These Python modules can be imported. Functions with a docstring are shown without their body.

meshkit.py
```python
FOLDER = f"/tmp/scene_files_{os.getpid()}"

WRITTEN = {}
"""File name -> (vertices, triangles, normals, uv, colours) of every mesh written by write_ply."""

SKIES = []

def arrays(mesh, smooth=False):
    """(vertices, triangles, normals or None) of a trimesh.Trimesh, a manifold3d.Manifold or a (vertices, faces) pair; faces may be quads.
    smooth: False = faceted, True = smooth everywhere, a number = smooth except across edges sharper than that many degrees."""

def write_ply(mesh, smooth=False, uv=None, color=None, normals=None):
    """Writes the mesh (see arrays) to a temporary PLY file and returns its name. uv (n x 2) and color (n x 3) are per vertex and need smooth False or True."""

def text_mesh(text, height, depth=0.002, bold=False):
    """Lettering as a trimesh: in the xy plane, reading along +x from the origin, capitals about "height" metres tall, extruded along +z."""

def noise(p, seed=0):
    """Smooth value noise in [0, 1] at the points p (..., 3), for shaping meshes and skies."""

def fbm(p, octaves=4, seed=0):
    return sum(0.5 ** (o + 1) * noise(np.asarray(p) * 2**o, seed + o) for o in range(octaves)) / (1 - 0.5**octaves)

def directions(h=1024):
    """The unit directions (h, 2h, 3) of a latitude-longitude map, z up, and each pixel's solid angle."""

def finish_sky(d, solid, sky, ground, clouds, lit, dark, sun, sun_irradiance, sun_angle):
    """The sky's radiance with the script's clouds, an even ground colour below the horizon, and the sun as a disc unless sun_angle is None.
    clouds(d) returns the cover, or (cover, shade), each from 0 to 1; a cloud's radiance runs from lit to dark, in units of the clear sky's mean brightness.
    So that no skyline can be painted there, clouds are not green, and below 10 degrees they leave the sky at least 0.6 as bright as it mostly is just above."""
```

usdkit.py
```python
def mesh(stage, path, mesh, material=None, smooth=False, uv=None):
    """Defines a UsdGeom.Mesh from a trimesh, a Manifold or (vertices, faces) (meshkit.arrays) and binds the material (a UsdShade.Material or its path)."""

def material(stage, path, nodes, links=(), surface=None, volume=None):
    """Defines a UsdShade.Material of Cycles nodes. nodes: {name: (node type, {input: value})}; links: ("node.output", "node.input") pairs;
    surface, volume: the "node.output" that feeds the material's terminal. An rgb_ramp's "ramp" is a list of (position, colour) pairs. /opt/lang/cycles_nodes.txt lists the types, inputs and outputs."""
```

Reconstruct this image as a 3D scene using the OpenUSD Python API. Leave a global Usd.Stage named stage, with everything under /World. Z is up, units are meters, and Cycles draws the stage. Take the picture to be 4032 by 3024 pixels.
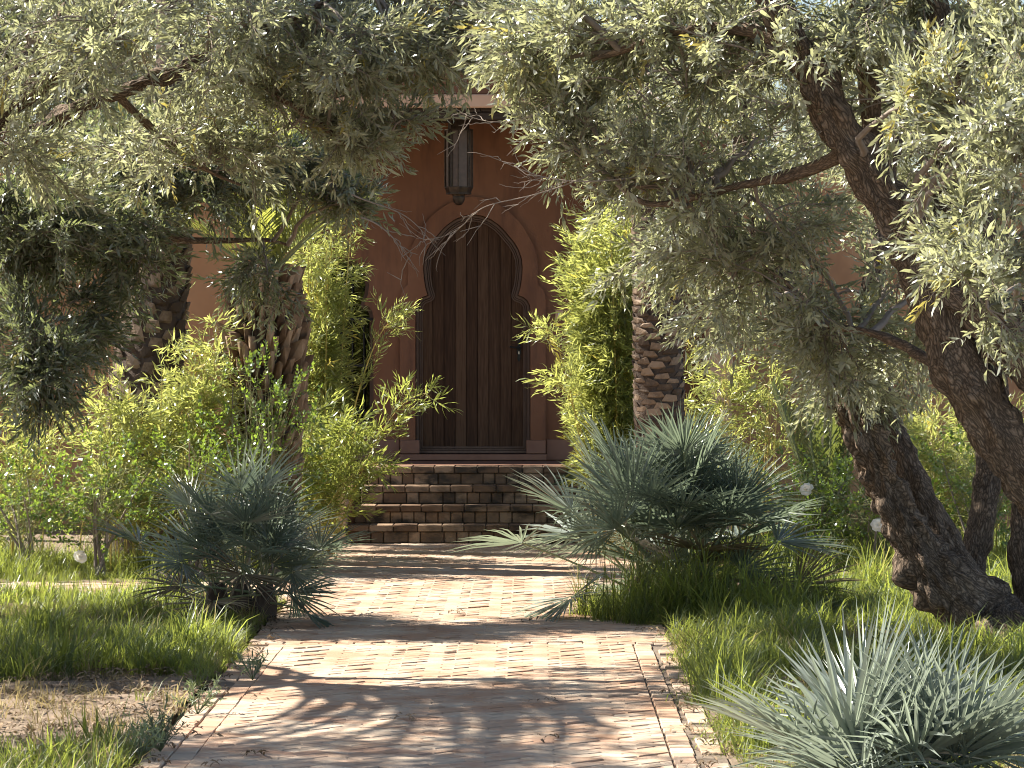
import math, numpy as np, trimesh, usdkit, meshkit
from pxr import Usd, UsdGeom, UsdLux, UsdShade, Gf, Sdf, Vt
from scipy.spatial import ConvexHull
from scipy.spatial.transform import Rotation
import shapely
from shapely.geometry import Polygon, box as sbox
from shapely.ops import unary_union

stage = Usd.Stage.CreateInMemory()
UsdGeom.SetStageUpAxis(stage, UsdGeom.Tokens.z)
UsdGeom.SetStageMetersPerUnit(stage, 1.0)
UsdGeom.Xform.Define(stage, '/World')
stage.SetDefaultPrim(stage.GetPrimAtPath('/World'))

# ------------------------------------------------------------------ camera, sky, sun
EYE = 1.7
cam = UsdGeom.Camera.Define(stage, '/World/camera')
cam.CreateHorizontalApertureAttr(36.0); cam.CreateVerticalApertureAttr(27.0)
cam.CreateFocalLengthAttr(36.0 * 13980 / 4032)
cam.CreateClippingRangeAttr(Gf.Vec2f(0.1, 500))
cam.AddTranslateOp().Set(Gf.Vec3d(0, 0, EYE))
cam.AddRotateXYZOp().Set(Gf.Vec3f(90 - 0.6475, 0, 0.291))
cam.CreateExposureAttr(1.8)

SUN_AZ, SUN_EL = math.radians(-70), math.radians(44)          # ahead and to the left: the garden is back-lit
sun_dir = np.array([math.sin(SUN_AZ) * math.cos(SUN_EL), math.cos(SUN_AZ) * math.cos(SUN_EL), math.sin(SUN_EL)])
usdkit.material(stage, '/World/Looks/sky_light', {
    'sky': ('sky_texture', dict(sky_type='single_scattering', sun_disc=False, sun_elevation=SUN_EL, sun_rotation=SUN_AZ, altitude=450.0, aerosol_density=1.6)),
    'bg': ('background_shader', dict(strength=0.05))}, [('sky.color', 'bg.color')], surface='bg.background')
dome = UsdLux.DomeLight.Define(stage, '/World/sky')
UsdShade.MaterialBindingAPI.Apply(dome.GetPrim()).Bind(UsdShade.Material.Get(stage, '/World/Looks/sky_light'))
sun = UsdLux.DistantLight.Define(stage, '/World/sun')
sun.CreateNormalizeAttr(True); sun.CreateIntensityAttr(1.25); sun.CreateAngleAttr(0.53); sun.CreateColorAttr(Gf.Vec3f(1.0, 0.95, 0.86))
zc = sun_dir; xc = np.cross([0, 0, 1.0], zc); xc /= np.linalg.norm(xc); yc = np.cross(zc, xc)
sun.AddTransformOp().Set(Gf.Matrix4d(*xc, 0, *yc, 0, *zc, 0, 0, 0, 30, 1))

# ------------------------------------------------------------------ helpers
F = 13980 / 4032 * 2212
def at(x, y, d):
    """World point at depth d (metres along +Y) on the line of sight of a point measured on the 2212-wide photograph."""
    return np.array([(x - 1145) / F * d, d, EYE - (y - 743) / F * d])
def nrm(v):
    v = np.asarray(v, float); return v / np.maximum(np.linalg.norm(v, axis=-1, keepdims=True), 1e-9)
USED = {}
def numbered(parent, name):
    k = USED.get((parent, name), 0); USED[(parent, name)] = k + 1
    return f'{parent}/{name}' if k == 0 else f'{parent}/{name}_{k:03d}'
def tag(prim, label=None, cat=None, group=None, kind=None, category=None):
    cat = cat or category
    for k, v in (('label', label), ('category', cat), ('group', group), ('kind', kind)):
        if v: prim.SetCustomDataByKey(k, v)
    return prim
def thing(name, label, cat, loc=(0, 0, 0), group=None, kind=None):
    x = UsdGeom.Xform.Define(stage, numbered('/World', name)); x.AddTranslateOp().Set(Gf.Vec3d(*map(float, loc)))
    tag(x.GetPrim(), label, cat, group, kind)
    return x.GetPrim()
def origin(prim):
    o = np.zeros(3); p = prim
    while p and str(p.GetPath()) not in ('/', '/World'):
        a = p.GetAttribute('xformOp:translate')
        if a and a.HasAuthoredValue(): o += np.array(a.Get())
        p = p.GetParent()
    return o
def obj(name, m, mat, parent=None, smooth=False, rest=None, **kw):
    """One Mesh prim, given in world coordinates, under parent (or /World)."""
    pp = '/World' if parent is None else str(parent.GetPath())
    if isinstance(m, trimesh.Trimesh): m = (m.vertices, m.faces)
    if hasattr(m, 'to_mesh'):
        q = m.to_mesh(); m = (q.vert_properties[:, :3], q.tri_verts)
    v, f = np.asarray(m[0], float), np.asarray(m[1], int)
    if parent is not None: v = v - origin(parent)
    g = usdkit.mesh(stage, numbered(pp, name), (v, f), mat, smooth=smooth)
    if rest is not None:
        UsdGeom.PrimvarsAPI(g).CreatePrimvar('rest', Sdf.ValueTypeNames.Float3Array, 'vertex').Set(Vt.Vec3fArray.FromNumpy(np.asarray(rest, np.float32)))
    UsdGeom.Gprim(g).CreateDoubleSidedAttr(True)
    if kw: tag(g.GetPrim(), **kw)
    return g.GetPrim()
def join(ms):
    vs, fs, n = [], [], 0
    for v, f in ms:
        f = np.asarray(f)
        if f.shape[1] == 4: f = np.vstack([f[:, [0, 1, 2]], f[:, [0, 2, 3]]])
        vs.append(np.asarray(v)); fs.append(f + n); n += len(v)
    return np.vstack(vs), np.vstack(fs)
def bx(x0, x1, y0, y1, z0, z1, c=0.0):
    """A box, its edges chamfered by c."""
    if c <= 0:
        b = trimesh.creation.box(extents=(x1 - x0, y1 - y0, z1 - z0)); b.apply_translation(((x0 + x1) / 2, (y0 + y1) / 2, (z0 + z1) / 2)); return np.array(b.vertices), np.array(b.faces)
    h = np.array([(x1 - x0) / 2, (y1 - y0) / 2, (z1 - z0) / 2]); p = []
    for s in np.ndindex(2, 2, 2):
        sg = np.array(s) * 2 - 1
        for k in range(3):
            q = h - c; q[k] = h[k]; p.append(q * sg)
    p = np.array(p); hull = ConvexHull(p)
    return fix_hull(p, hull) if False else (p + [(x0 + x1) / 2, (y0 + y1) / 2, (z0 + z1) / 2], orient(p, hull.simplices))
def orient(p, f):
    f = np.array(f); c = p.mean(0); n = np.cross(p[f[:, 1]] - p[f[:, 0]], p[f[:, 2]] - p[f[:, 0]])
    flip = ((p[f].mean(1) - c) * n).sum(1) < 0
    f[flip] = f[flip][:, ::-1]
    return f
def hull(p):
    p = np.asarray(p, float); return p, orient(p, ConvexHull(p).simplices)
def spline(pts, n):
    pts = np.asarray(pts, float)
    if len(pts) < 3: 
        t = np.linspace(0, 1, n)[:, None]; return pts[0] * (1 - t) + pts[-1] * t
    from scipy.interpolate import PchipInterpolator, CubicSpline
    s = np.r_[0, np.cumsum(np.linalg.norm(np.diff(pts, axis=0), axis=1))]
    return CubicSpline(s, pts, axis=0)(np.linspace(0, s[-1], n))
def tube(pts, rad, sides=8, bump=0.0, freq=6.0, seed=0, cap=True):
    """A tapered tube along pts with uneven bark; returns vertices, triangles and bark coordinates."""
    pts = np.asarray(pts, float); n = len(pts); rad = np.broadcast_to(rad, n).astype(float)
    t = nrm(np.gradient(pts, axis=0)); u = nrm(np.cross(t[0], [0.31, 0.52, 0.79])); us = [u]
    for k in range(1, n):
        u = us[-1] - t[k] * (us[-1] @ t[k]); us.append(u / np.linalg.norm(u))
    us = np.array(us); ws = np.cross(t, us)
    a = np.arange(sides) / sides * 2 * np.pi
    s = np.r_[0, np.cumsum(np.linalg.norm(np.diff(pts, axis=0), axis=1))]
    rest = np.stack([np.cos(a)[None] * rad[:, None], np.sin(a)[None] * rad[:, None], np.broadcast_to(s[:, None], (n, sides))], -1)
    r = np.broadcast_to(rad[:, None], (n, sides)).copy()
    if bump:
        q = rest * [freq, freq, freq * 0.35] + seed * 7.3
        r = r * (1 + 0.25 * (meshkit.fbm(rest * [2.2, 2.2, 1.6] + seed, 2, seed) - 0.5)) + bump * (np.abs(meshkit.fbm(q * 2.2, 3, seed) - 0.5) * 4 - 0.7)
    v = pts[:, None] + us[:, None] * (np.cos(a)[None] * r)[..., None] + ws[:, None] * (np.sin(a)[None] * r)[..., None]
    i, j = np.meshgrid(np.arange(n - 1), np.arange(sides), indexing='ij'); i, j = i.ravel(), j.ravel(); jj = (j + 1) % sides
    f = np.vstack([np.c_[i * sides + j, i * sides + jj, (i + 1) * sides + jj], np.c_[i * sides + j, (i + 1) * sides + jj, (i + 1) * sides + j]])
    v = v.reshape(-1, 3); rest = rest.reshape(-1, 3)
    if cap:
        for end, ring in ((n - 1, np.arange(sides)), (0, np.arange(sides)[::-1])):
            f = np.vstack([f, np.c_[end * sides + ring, end * sides + np.roll(ring, -1), np.full(sides, len(v))]])
            v = np.vstack([v, pts[end]]); rest = np.vstack([rest, [0, 0, s[end]]])
    return v, f, rest
def twigs(lines, r0, r1, sides=4):
    """Many thin tapered tubes at once. lines: (N, K, 3)."""
    L = np.asarray(lines, float); N, K, _ = L.shape
    t = nrm(np.gradient(L, axis=1)); u = nrm(np.cross(t, [0.31, 0.52, 0.79])); w = np.cross(t, u)
    r0, r1 = np.broadcast_to(r0, N), np.broadcast_to(r1, N)
    r = r0[:, None] + (r1 - r0)[:, None] * np.linspace(0, 1, K)[None]
    a = np.arange(sides) / sides * 2 * np.pi
    v = L[:, :, None] + (u[:, :, None] * np.cos(a)[:, None] + w[:, :, None] * np.sin(a)[:, None]) * r[:, :, None, None]
    b = (np.arange(N) * K * sides)[:, None, None]; i = np.arange(K - 1)[None, :, None]; j = np.arange(sides)[None, None]; jj = (j + 1) % sides
    A, B, C, D = (b + i * sides + j), (b + i * sides + jj), (b + (i + 1) * sides + jj), (b + (i + 1) * sides + j)
    f = np.vstack([np.stack([A, B, C], -1).reshape(-1, 3), np.stack([A, C, D], -1).reshape(-1, 3)])
    return v.reshape(-1, 3), f
def leaf_mesh(b, d, n, L, W, curl=0.0, fold=0.15):
    """N folded, slightly curled leaves, 4 triangles each."""
    b, d, n = map(np.atleast_2d, (b, d, n)); N = len(b); d = nrm(d); s = nrm(np.cross(d, n)); n = np.cross(s, d)
    L = np.broadcast_to(L, N)[:, None]; W = np.broadcast_to(W, N)[:, None]; c = np.broadcast_to(curl, N)[:, None]
    p0 = b; m1 = b + d * L * 0.34 + n * c * L * 0.10; m2 = b + d * L * 0.70 - n * c * L * 0.05
    tip = b + d * L * 0.98 - n * c * L * 0.35
    v = np.stack([p0, m1 + s * W * 0.5 + n * fold * W, m1 - s * W * 0.5 + n * fold * W, m2 + s * W * 0.40 + n * fold * W, m2 - s * W * 0.40 + n * fold * W, tip], 1)
    f = np.array([[0, 1, 2], [1, 3, 2], [2, 3, 4], [3, 5, 4]])
    return v.reshape(-1, 3), (f[None] + (np.arange(N) * 6)[:, None, None]).reshape(-1, 3)
def spray(rng, length, pairs, ll, lw, angle=50, droop=0.15, start=0.12, opposite=True, curl=0.5, tipcluster=True, wild=0.35):
    """A leafy twig from the origin along +Z: (leaves, twig)."""
    K = 5; tt = np.linspace(0, 1, K)[:, None]; bend = rng.normal(0, 0.10, 2)
    pts = np.hstack([bend[0] * tt**2, bend[1] * tt**2, tt]) * length
    pos = np.linspace(start, 1, pairs); B, D, Nn, L = [], [], [], []
    ph = rng.uniform(0, 6.28)
    for k, t in enumerate(pos):
        base = np.array([np.interp(t, tt[:, 0], pts[:, c]) for c in range(3)])
        for q in (0, 1):
            az = ph + k * (math.pi / 2 if opposite else 2.4) + q * math.pi + rng.normal(0, wild)
            an = math.radians(angle * (1 - 0.45 * t) + rng.normal(0, 12))
            d = np.array([math.cos(az) * math.sin(an), math.sin(az) * math.sin(an), math.cos(an)])
            B.append(base); D.append(d); L.append(ll * rng.uniform(0.65, 1.15) * (1 - 0.35 * max(0, t - 0.7)))
            side = np.cross(d, [0, 0, 1.0]); Nn.append(np.cross(side, d) * -1 + rng.normal(0, 0.35, 3))
    L = np.array(L)
    lv = leaf_mesh(B, D, Nn, L, lw * (0.8 + 0.4 * rng.random(len(L))) * L / ll, curl * rng.uniform(0.2, 1.4, len(L)))
    tw = twigs(pts[None], length * 0.0085 + 0.0006, 0.0007, 3)
    return lv, tw
def quats(R):
    q = Rotation.from_matrix(R).as_quat(); return q                         # x y z w
def frames(d, roll):
    """Rotations that take +Z to d, with a roll about it."""
    d = nrm(d); a = np.where(np.abs(d[:, 2:3]) < 0.95, [[0, 0, 1.0]], [[1.0, 0, 0]])
    x = nrm(np.cross(a, d)); y = np.cross(d, x); c, s = np.cos(roll)[:, None], np.sin(roll)[:, None]
    return np.stack([x * c + y * s, y * c - x * s, d], -1)
def instances(parent, name, protos, pos, R, scale, idx, **kw):
    """A PointInstancer of the protos, each a list of (mesh name, mesh, material)."""
    pp = '/World' if parent is None else str(parent.GetPath())
    pi = UsdGeom.PointInstancer.Define(stage, numbered(pp, name)); base = str(pi.GetPath())
    for k, parts in enumerate(protos):
        pr = f'{base}/prototypes/spray_{k:03d}'
        UsdGeom.Xform.Define(stage, pr)
        for nm, m, mat in parts:
            g = usdkit.mesh(stage, f'{pr}/{nm}', m, mat); UsdGeom.Gprim(g).CreateDoubleSidedAttr(True)
        pi.GetPrototypesRel().AddTarget(pr)
    if parent is not None: pos = np.asarray(pos) - origin(parent)
    pi.CreatePositionsAttr(Vt.Vec3fArray.FromNumpy(np.asarray(pos, np.float32)))
    q = quats(R).astype(np.float32)
    pi.CreateOrientationsAttr(Vt.QuathArray([Gf.Quath(float(w), float(x), float(y), float(z)) for x, y, z, w in q]))
    pi.CreateScalesAttr(Vt.Vec3fArray.FromNumpy(np.repeat(np.asarray(scale, np.float32)[:, None], 3, 1)))
    pi.CreateProtoIndicesAttr(Vt.IntArray.FromNumpy(np.asarray(idx, np.int32)))
    if kw: tag(pi.GetPrim(), **kw)
    return pi.GetPrim()

# ------------------------------------------------------------------ materials
LK = '/World/Looks/'
def rand_nodes():
    return ({'gi': ('geometry', {}), 'oi': ('object_info', {}), 'ra': ('math', dict(math_type='add')), 'rf': ('math', dict(math_type='fraction'))},
            [('gi.random_per_island', 'ra.value1'), ('oi.random', 'ra.value2'), ('ra.value', 'rf.value1')])
def leaf_mat(name, front, back, trans, rough=0.4, spec=0.5, tfac=0.4, var=0.5, yellow=None, hue=0.03):
    n, l = rand_nodes()
    ramp = [(0.0, tuple(c * (1 - var) for c in front)), (0.55, front), (0.93, tuple(c * (1 + var * 0.7) for c in front))]
    rampb = [(0.0, tuple(c * (1 - var * 0.6) for c in back)), (0.93, tuple(c * (1 + var * 0.4) for c in back))]
    rampt = [(0.0, tuple(c * (1 - var * 0.6) for c in trans)), (0.93, tuple(min(1, c * (1 + var * 0.4)) for c in trans))]
    if yellow:
        for r in (ramp, rampb): r += [(0.978, r[-1][1]), (0.988, yellow)]
        rampt += [(0.978, rampt[-1][1]), (0.988, tuple(min(1, c * 1.3) for c in yellow))]
    n.update({'ramp': ('rgb_ramp', dict(ramp=ramp)), 'rampb': ('rgb_ramp', dict(ramp=rampb)), 'rampt': ('rgb_ramp', dict(ramp=rampt)),
              'mx': ('mix_color', {}), 'p': ('principled_bsdf', dict(roughness=rough, specular_ior_level=spec)),
              't': ('translucent_bsdf', {}), 'mc': ('mix_closure', dict(fac=tfac))})
    l += [('rf.value', 'ramp.fac'), ('rf.value', 'rampb.fac'), ('rf.value', 'rampt.fac'), ('gi.backfacing', 'mx.fac'), ('ramp.color', 'mx.a'), ('rampb.color', 'mx.b'),
          ('mx.result', 'p.base_color'), ('rampt.color', 't.color'), ('p.BSDF', 'mc.closure1'), ('t.BSDF', 'mc.closure2')]
    return usdkit.material(stage, LK + name, n, l, surface='mc.closure')
M = {}
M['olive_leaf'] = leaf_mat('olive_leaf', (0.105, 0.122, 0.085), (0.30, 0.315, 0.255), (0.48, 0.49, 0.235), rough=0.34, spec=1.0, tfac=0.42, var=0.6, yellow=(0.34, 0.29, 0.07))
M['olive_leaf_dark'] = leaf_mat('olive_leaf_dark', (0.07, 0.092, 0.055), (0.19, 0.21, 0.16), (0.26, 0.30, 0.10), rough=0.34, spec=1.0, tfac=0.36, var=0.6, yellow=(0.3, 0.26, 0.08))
M['bamboo_leaf'] = leaf_mat('bamboo_leaf', (0.15, 0.19, 0.055), (0.18, 0.21, 0.075), (0.56, 0.58, 0.15), rough=0.36, spec=0.7, tfac=0.5, var=0.55, yellow=(0.5, 0.42, 0.08))
M['bamboo_leaf_green'] = leaf_mat('bamboo_leaf_green', (0.12, 0.16, 0.04), (0.15, 0.19, 0.06), (0.46, 0.50, 0.10), rough=0.38, spec=0.7, tfac=0.46, yellow=(0.4, 0.34, 0.05))
M['rose_leaf'] = leaf_mat('rose_leaf', (0.06, 0.11, 0.025), (0.11, 0.15, 0.06), (0.28, 0.40, 0.04), rough=0.25, spec=0.95, tfac=0.38)
M['fan_leaf'] = leaf_mat('fan_leaf', (0.092, 0.118, 0.092), (0.135, 0.16, 0.13), (0.30, 0.37, 0.23), rough=0.32, spec=1.0, tfac=0.25, var=0.25)
M['fan_leaf_lit'] = leaf_mat('fan_leaf_lit', (0.17, 0.205, 0.175), (0.22, 0.25, 0.215), (0.40, 0.46, 0.33), rough=0.30, spec=1.0, tfac=0.28, var=0.3)  # fan_leaf again, paler: sunlight on the corner palm put into its colour
M['fan_leaf_dry'] = leaf_mat('fan_leaf_dry', (0.19, 0.145, 0.085), (0.22, 0.175, 0.11), (0.3, 0.24, 0.12), rough=0.6, spec=0.3, tfac=0.2, var=0.35)
M['date_leaf'] = leaf_mat('date_leaf', (0.09, 0.12, 0.06), (0.12, 0.14, 0.08), (0.26, 0.30, 0.06), rough=0.35, spec=0.6, tfac=0.3, var=0.3)
M['date_leaf_lit'] = leaf_mat('date_leaf_lit', (0.16, 0.20, 0.06), (0.18, 0.21, 0.08), (0.50, 0.52, 0.10), rough=0.35, spec=0.6, tfac=0.4, var=0.3)  # brighter copy of date_leaf with the sunlight put into its colour
M['grass'] = leaf_mat('grass_blade', (0.066, 0.096, 0.026), (0.074, 0.104, 0.032), (0.37, 0.42, 0.07), rough=0.42, tfac=0.48, var=0.6, yellow=(0.36, 0.30, 0.12))
M['dry_grass'] = leaf_mat('dry_grass_blade', (0.30, 0.24, 0.12), (0.30, 0.24, 0.13), (0.40, 0.32, 0.14), rough=0.6, spec=0.2, tfac=0.3)
M['weed'] = leaf_mat('weed_leaf', (0.15, 0.19, 0.11), (0.2, 0.23, 0.16), (0.3, 0.36, 0.14), rough=0.5, tfac=0.3)
M['litter'] = leaf_mat('dead_leaf', (0.20, 0.14, 0.085), (0.26, 0.20, 0.14), (0.2, 0.14, 0.08), rough=0.7, spec=0.2, tfac=0.1, var=0.6)
M['petal'] = leaf_mat('rose_petal', (0.86, 0.84, 0.76), (0.86, 0.84, 0.76), (0.9, 0.88, 0.78), rough=0.5, tfac=0.45, var=0.05)

def rough_mat(name, cols, scale=8, rough=0.85, spec=0.25, bump=0.3, bscale=None, bdist=0.01, detail=8, stretch=(1, 1, 1), coord='pos', perobj=0.0, stain=None, diffrough=0.0):
    """Uneven natural surface: colours cols along a noise, its own bump, tone varying from piece to piece."""
    n, l = rand_nodes()
    n.update({'map': ('mapping', dict(scale=stretch)), 'no': ('noise_texture', dict(scale=scale, detail=detail, roughness=0.62)),
              'ramp': ('rgb_ramp', dict(ramp=[(0.25 + 0.5 * k / max(1, len(cols) - 1), c) for k, c in enumerate(cols)])),
              'nb': ('noise_texture', dict(scale=bscale or scale * 3, detail=8, roughness=0.65)), 'bp': ('bump', dict(strength=bump, distance=bdist)),
              'p': ('principled_bsdf', dict(roughness=rough, specular_ior_level=spec))})
    if coord == 'pos': src = 'gi.position'
    else:
        n['at'] = ('attribute', dict(attribute='rest')); src = 'at.vector'
    l += [(src, 'map.vector'), ('map.vector', 'no.vector'), ('map.vector', 'nb.vector'), ('nb.fac', 'bp.height'), ('bp.normal', 'p.normal')]
    if perobj:
        n['of'] = ('math', dict(math_type='subtract', value2=0.5)); n['om'] = ('math', dict(math_type='multiply', value2=perobj)); n['oa'] = ('math', dict(math_type='add'))
        l += [('rf.value', 'of.value1'), ('of.value', 'om.value1'), ('om.value', 'oa.value1'), ('no.fac', 'oa.value2'), ('oa.value', 'ramp.fac')]
    else: l += [('no.fac', 'ramp.fac')]
    out = 'ramp.color'
    if stain:                                                    # (colour, scale, low, high, stretch)
        col, sc, lo, hi, st = stain
        n.update({'smap': ('mapping', dict(scale=st)), 'sn': ('noise_texture', dict(scale=sc, detail=7, roughness=0.6)), 'sr': ('map_range', dict(from_min=lo, from_max=hi, clamp=True)), 'sx': ('mix_color', dict(b=col))})
        l += [(src, 'smap.vector'), ('smap.vector', 'sn.vector'), ('sn.fac', 'sr.value'), ('sr.result', 'sx.fac'), (out, 'sx.a')]; out = 'sx.result'
    l.append((out, 'p.base_color'))
    return usdkit.material(stage, LK + name, n, l, surface='p.BSDF')
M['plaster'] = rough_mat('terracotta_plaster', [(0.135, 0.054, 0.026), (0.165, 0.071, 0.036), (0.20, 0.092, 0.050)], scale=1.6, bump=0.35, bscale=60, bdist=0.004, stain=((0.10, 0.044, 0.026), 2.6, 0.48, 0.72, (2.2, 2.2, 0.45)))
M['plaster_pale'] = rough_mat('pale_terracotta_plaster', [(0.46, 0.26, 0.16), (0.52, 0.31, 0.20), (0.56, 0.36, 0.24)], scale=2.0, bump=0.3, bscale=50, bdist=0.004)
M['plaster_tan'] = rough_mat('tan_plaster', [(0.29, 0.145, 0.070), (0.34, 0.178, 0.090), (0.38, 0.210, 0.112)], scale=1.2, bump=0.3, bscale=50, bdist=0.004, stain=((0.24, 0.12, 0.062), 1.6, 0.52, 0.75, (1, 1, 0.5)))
M['plinth'] = rough_mat('stone_plinth', [(0.17, 0.08, 0.05), (0.23, 0.12, 0.078)], scale=5, bump=0.35, bscale=50, bdist=0.004)
M['soil'] = rough_mat('garden_soil', [(0.13, 0.09, 0.06), (0.20, 0.145, 0.10), (0.27, 0.21, 0.15)], scale=5, bump=0.8, bscale=40, bdist=0.02)
M['mortar'] = rough_mat('sandy_joint', [(0.11, 0.082, 0.06), (0.20, 0.155, 0.115)], scale=14, bump=0.6, bscale=90, bdist=0.006)
brickcols = [(0.33, 0.20, 0.125), (0.39, 0.265, 0.175), (0.43, 0.325, 0.23), (0.45, 0.36, 0.27), (0.42, 0.295, 0.205), (0.36, 0.22, 0.145)]
M['brick'] = rough_mat('path_brick', brickcols, scale=7, bump=0.5, bscale=55, bdist=0.006, perobj=1.0, detail=6, stain=((0.42, 0.335, 0.25), 2.6, 0.40, 0.64, (1, 1, 1)))
M['step_brick'] = rough_mat('step_brick', [(0.13, 0.075, 0.042), (0.19, 0.115, 0.066), (0.26, 0.17, 0.105)], scale=9, bump=0.5, bscale=70, bdist=0.005, perobj=0.7, stain=((0.045, 0.032, 0.021), 5.0, 0.46, 0.64, (1, 1, 1.8)))
M['door_wood'] = rough_mat('door_wood', [(0.032, 0.015, 0.008), (0.057, 0.028, 0.015), (0.09, 0.048, 0.027)], scale=5, rough=0.7, spec=0.12, bump=0.25, bscale=18, bdist=0.003, stretch=(14, 14, 1), perobj=0.5)
M['frame_wood'] = rough_mat('door_frame_wood', [(0.085, 0.046, 0.030), (0.14, 0.085, 0.058)], scale=6, rough=0.6, spec=0.3, bump=0.2, bscale=30, bdist=0.002, stretch=(4, 4, 1))
M['dark_wood'] = rough_mat('eaves_wood', [(0.03, 0.02, 0.014), (0.06, 0.04, 0.028)], scale=8, bump=0.3, stretch=(1, 6, 6))
M['iron'] = usdkit.material(stage, LK + 'black_iron', {'p': ('principled_bsdf', dict(base_color=(0.02, 0.019, 0.018), metallic=0.6, roughness=0.5))}, surface='p.BSDF')
M['bronze'] = usdkit.material(stage, LK + 'old_bronze', {'n': ('noise_texture', dict(scale=30, detail=5)), 'g': ('geometry', {}), 'r': ('rgb_ramp', dict(ramp=[(0.3, (0.025, 0.018, 0.014)), (0.7, (0.07, 0.048, 0.032))])),
    'p': ('principled_bsdf', dict(metallic=0.7, roughness=0.45))}, [('g.position', 'n.vector'), ('n.fac', 'r.fac'), ('r.color', 'p.base_color')], surface='p.BSDF')
M['amber'] = usdkit.material(stage, LK + 'amber_glass', {'n': ('noise_texture', dict(scale=25, detail=4)), 'g': ('geometry', {}), 'r': ('rgb_ramp', dict(ramp=[(0.3, (0.06, 0.032, 0.018)), (0.7, (0.095, 0.054, 0.032))])),
    'p': ('principled_bsdf', dict(roughness=0.35, specular_ior_level=0.5))}, [('g.position', 'n.vector'), ('n.fac', 'r.fac'), ('r.color', 'p.base_color')], surface='p.BSDF')
M['steel'] = usdkit.material(stage, LK + 'bright_steel', {'p': ('principled_bsdf', dict(base_color=(0.75, 0.73, 0.68), metallic=0.9, roughness=0.3))}, surface='p.BSDF')
M['white_plastic'] = usdkit.material(stage, LK + 'white_plastic', {'p': ('principled_bsdf', dict(base_color=(0.6, 0.58, 0.54), roughness=0.5))}, surface='p.BSDF')
M['pane'] = usdkit.material(stage, LK + 'window_pane', {'f': ('fresnel', dict(IOR=1.6)), 't': ('transparent_bsdf', dict(color=(0.55, 0.58, 0.56))), 'g': ('glossy_bsdf', dict(roughness=0.02, color=(0.9, 0.9, 0.9))), 'm': ('mix_closure', {})},
    [('f.fac', 'm.fac'), ('t.BSDF', 'm.closure1'), ('g.BSDF', 'm.closure2')], surface='m.closure')
M['dark_room'] = usdkit.material(stage, LK + 'dark_interior', {'p': ('principled_bsdf', dict(base_color=(0.05, 0.045, 0.04), roughness=0.9))}, surface='p.BSDF')
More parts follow.
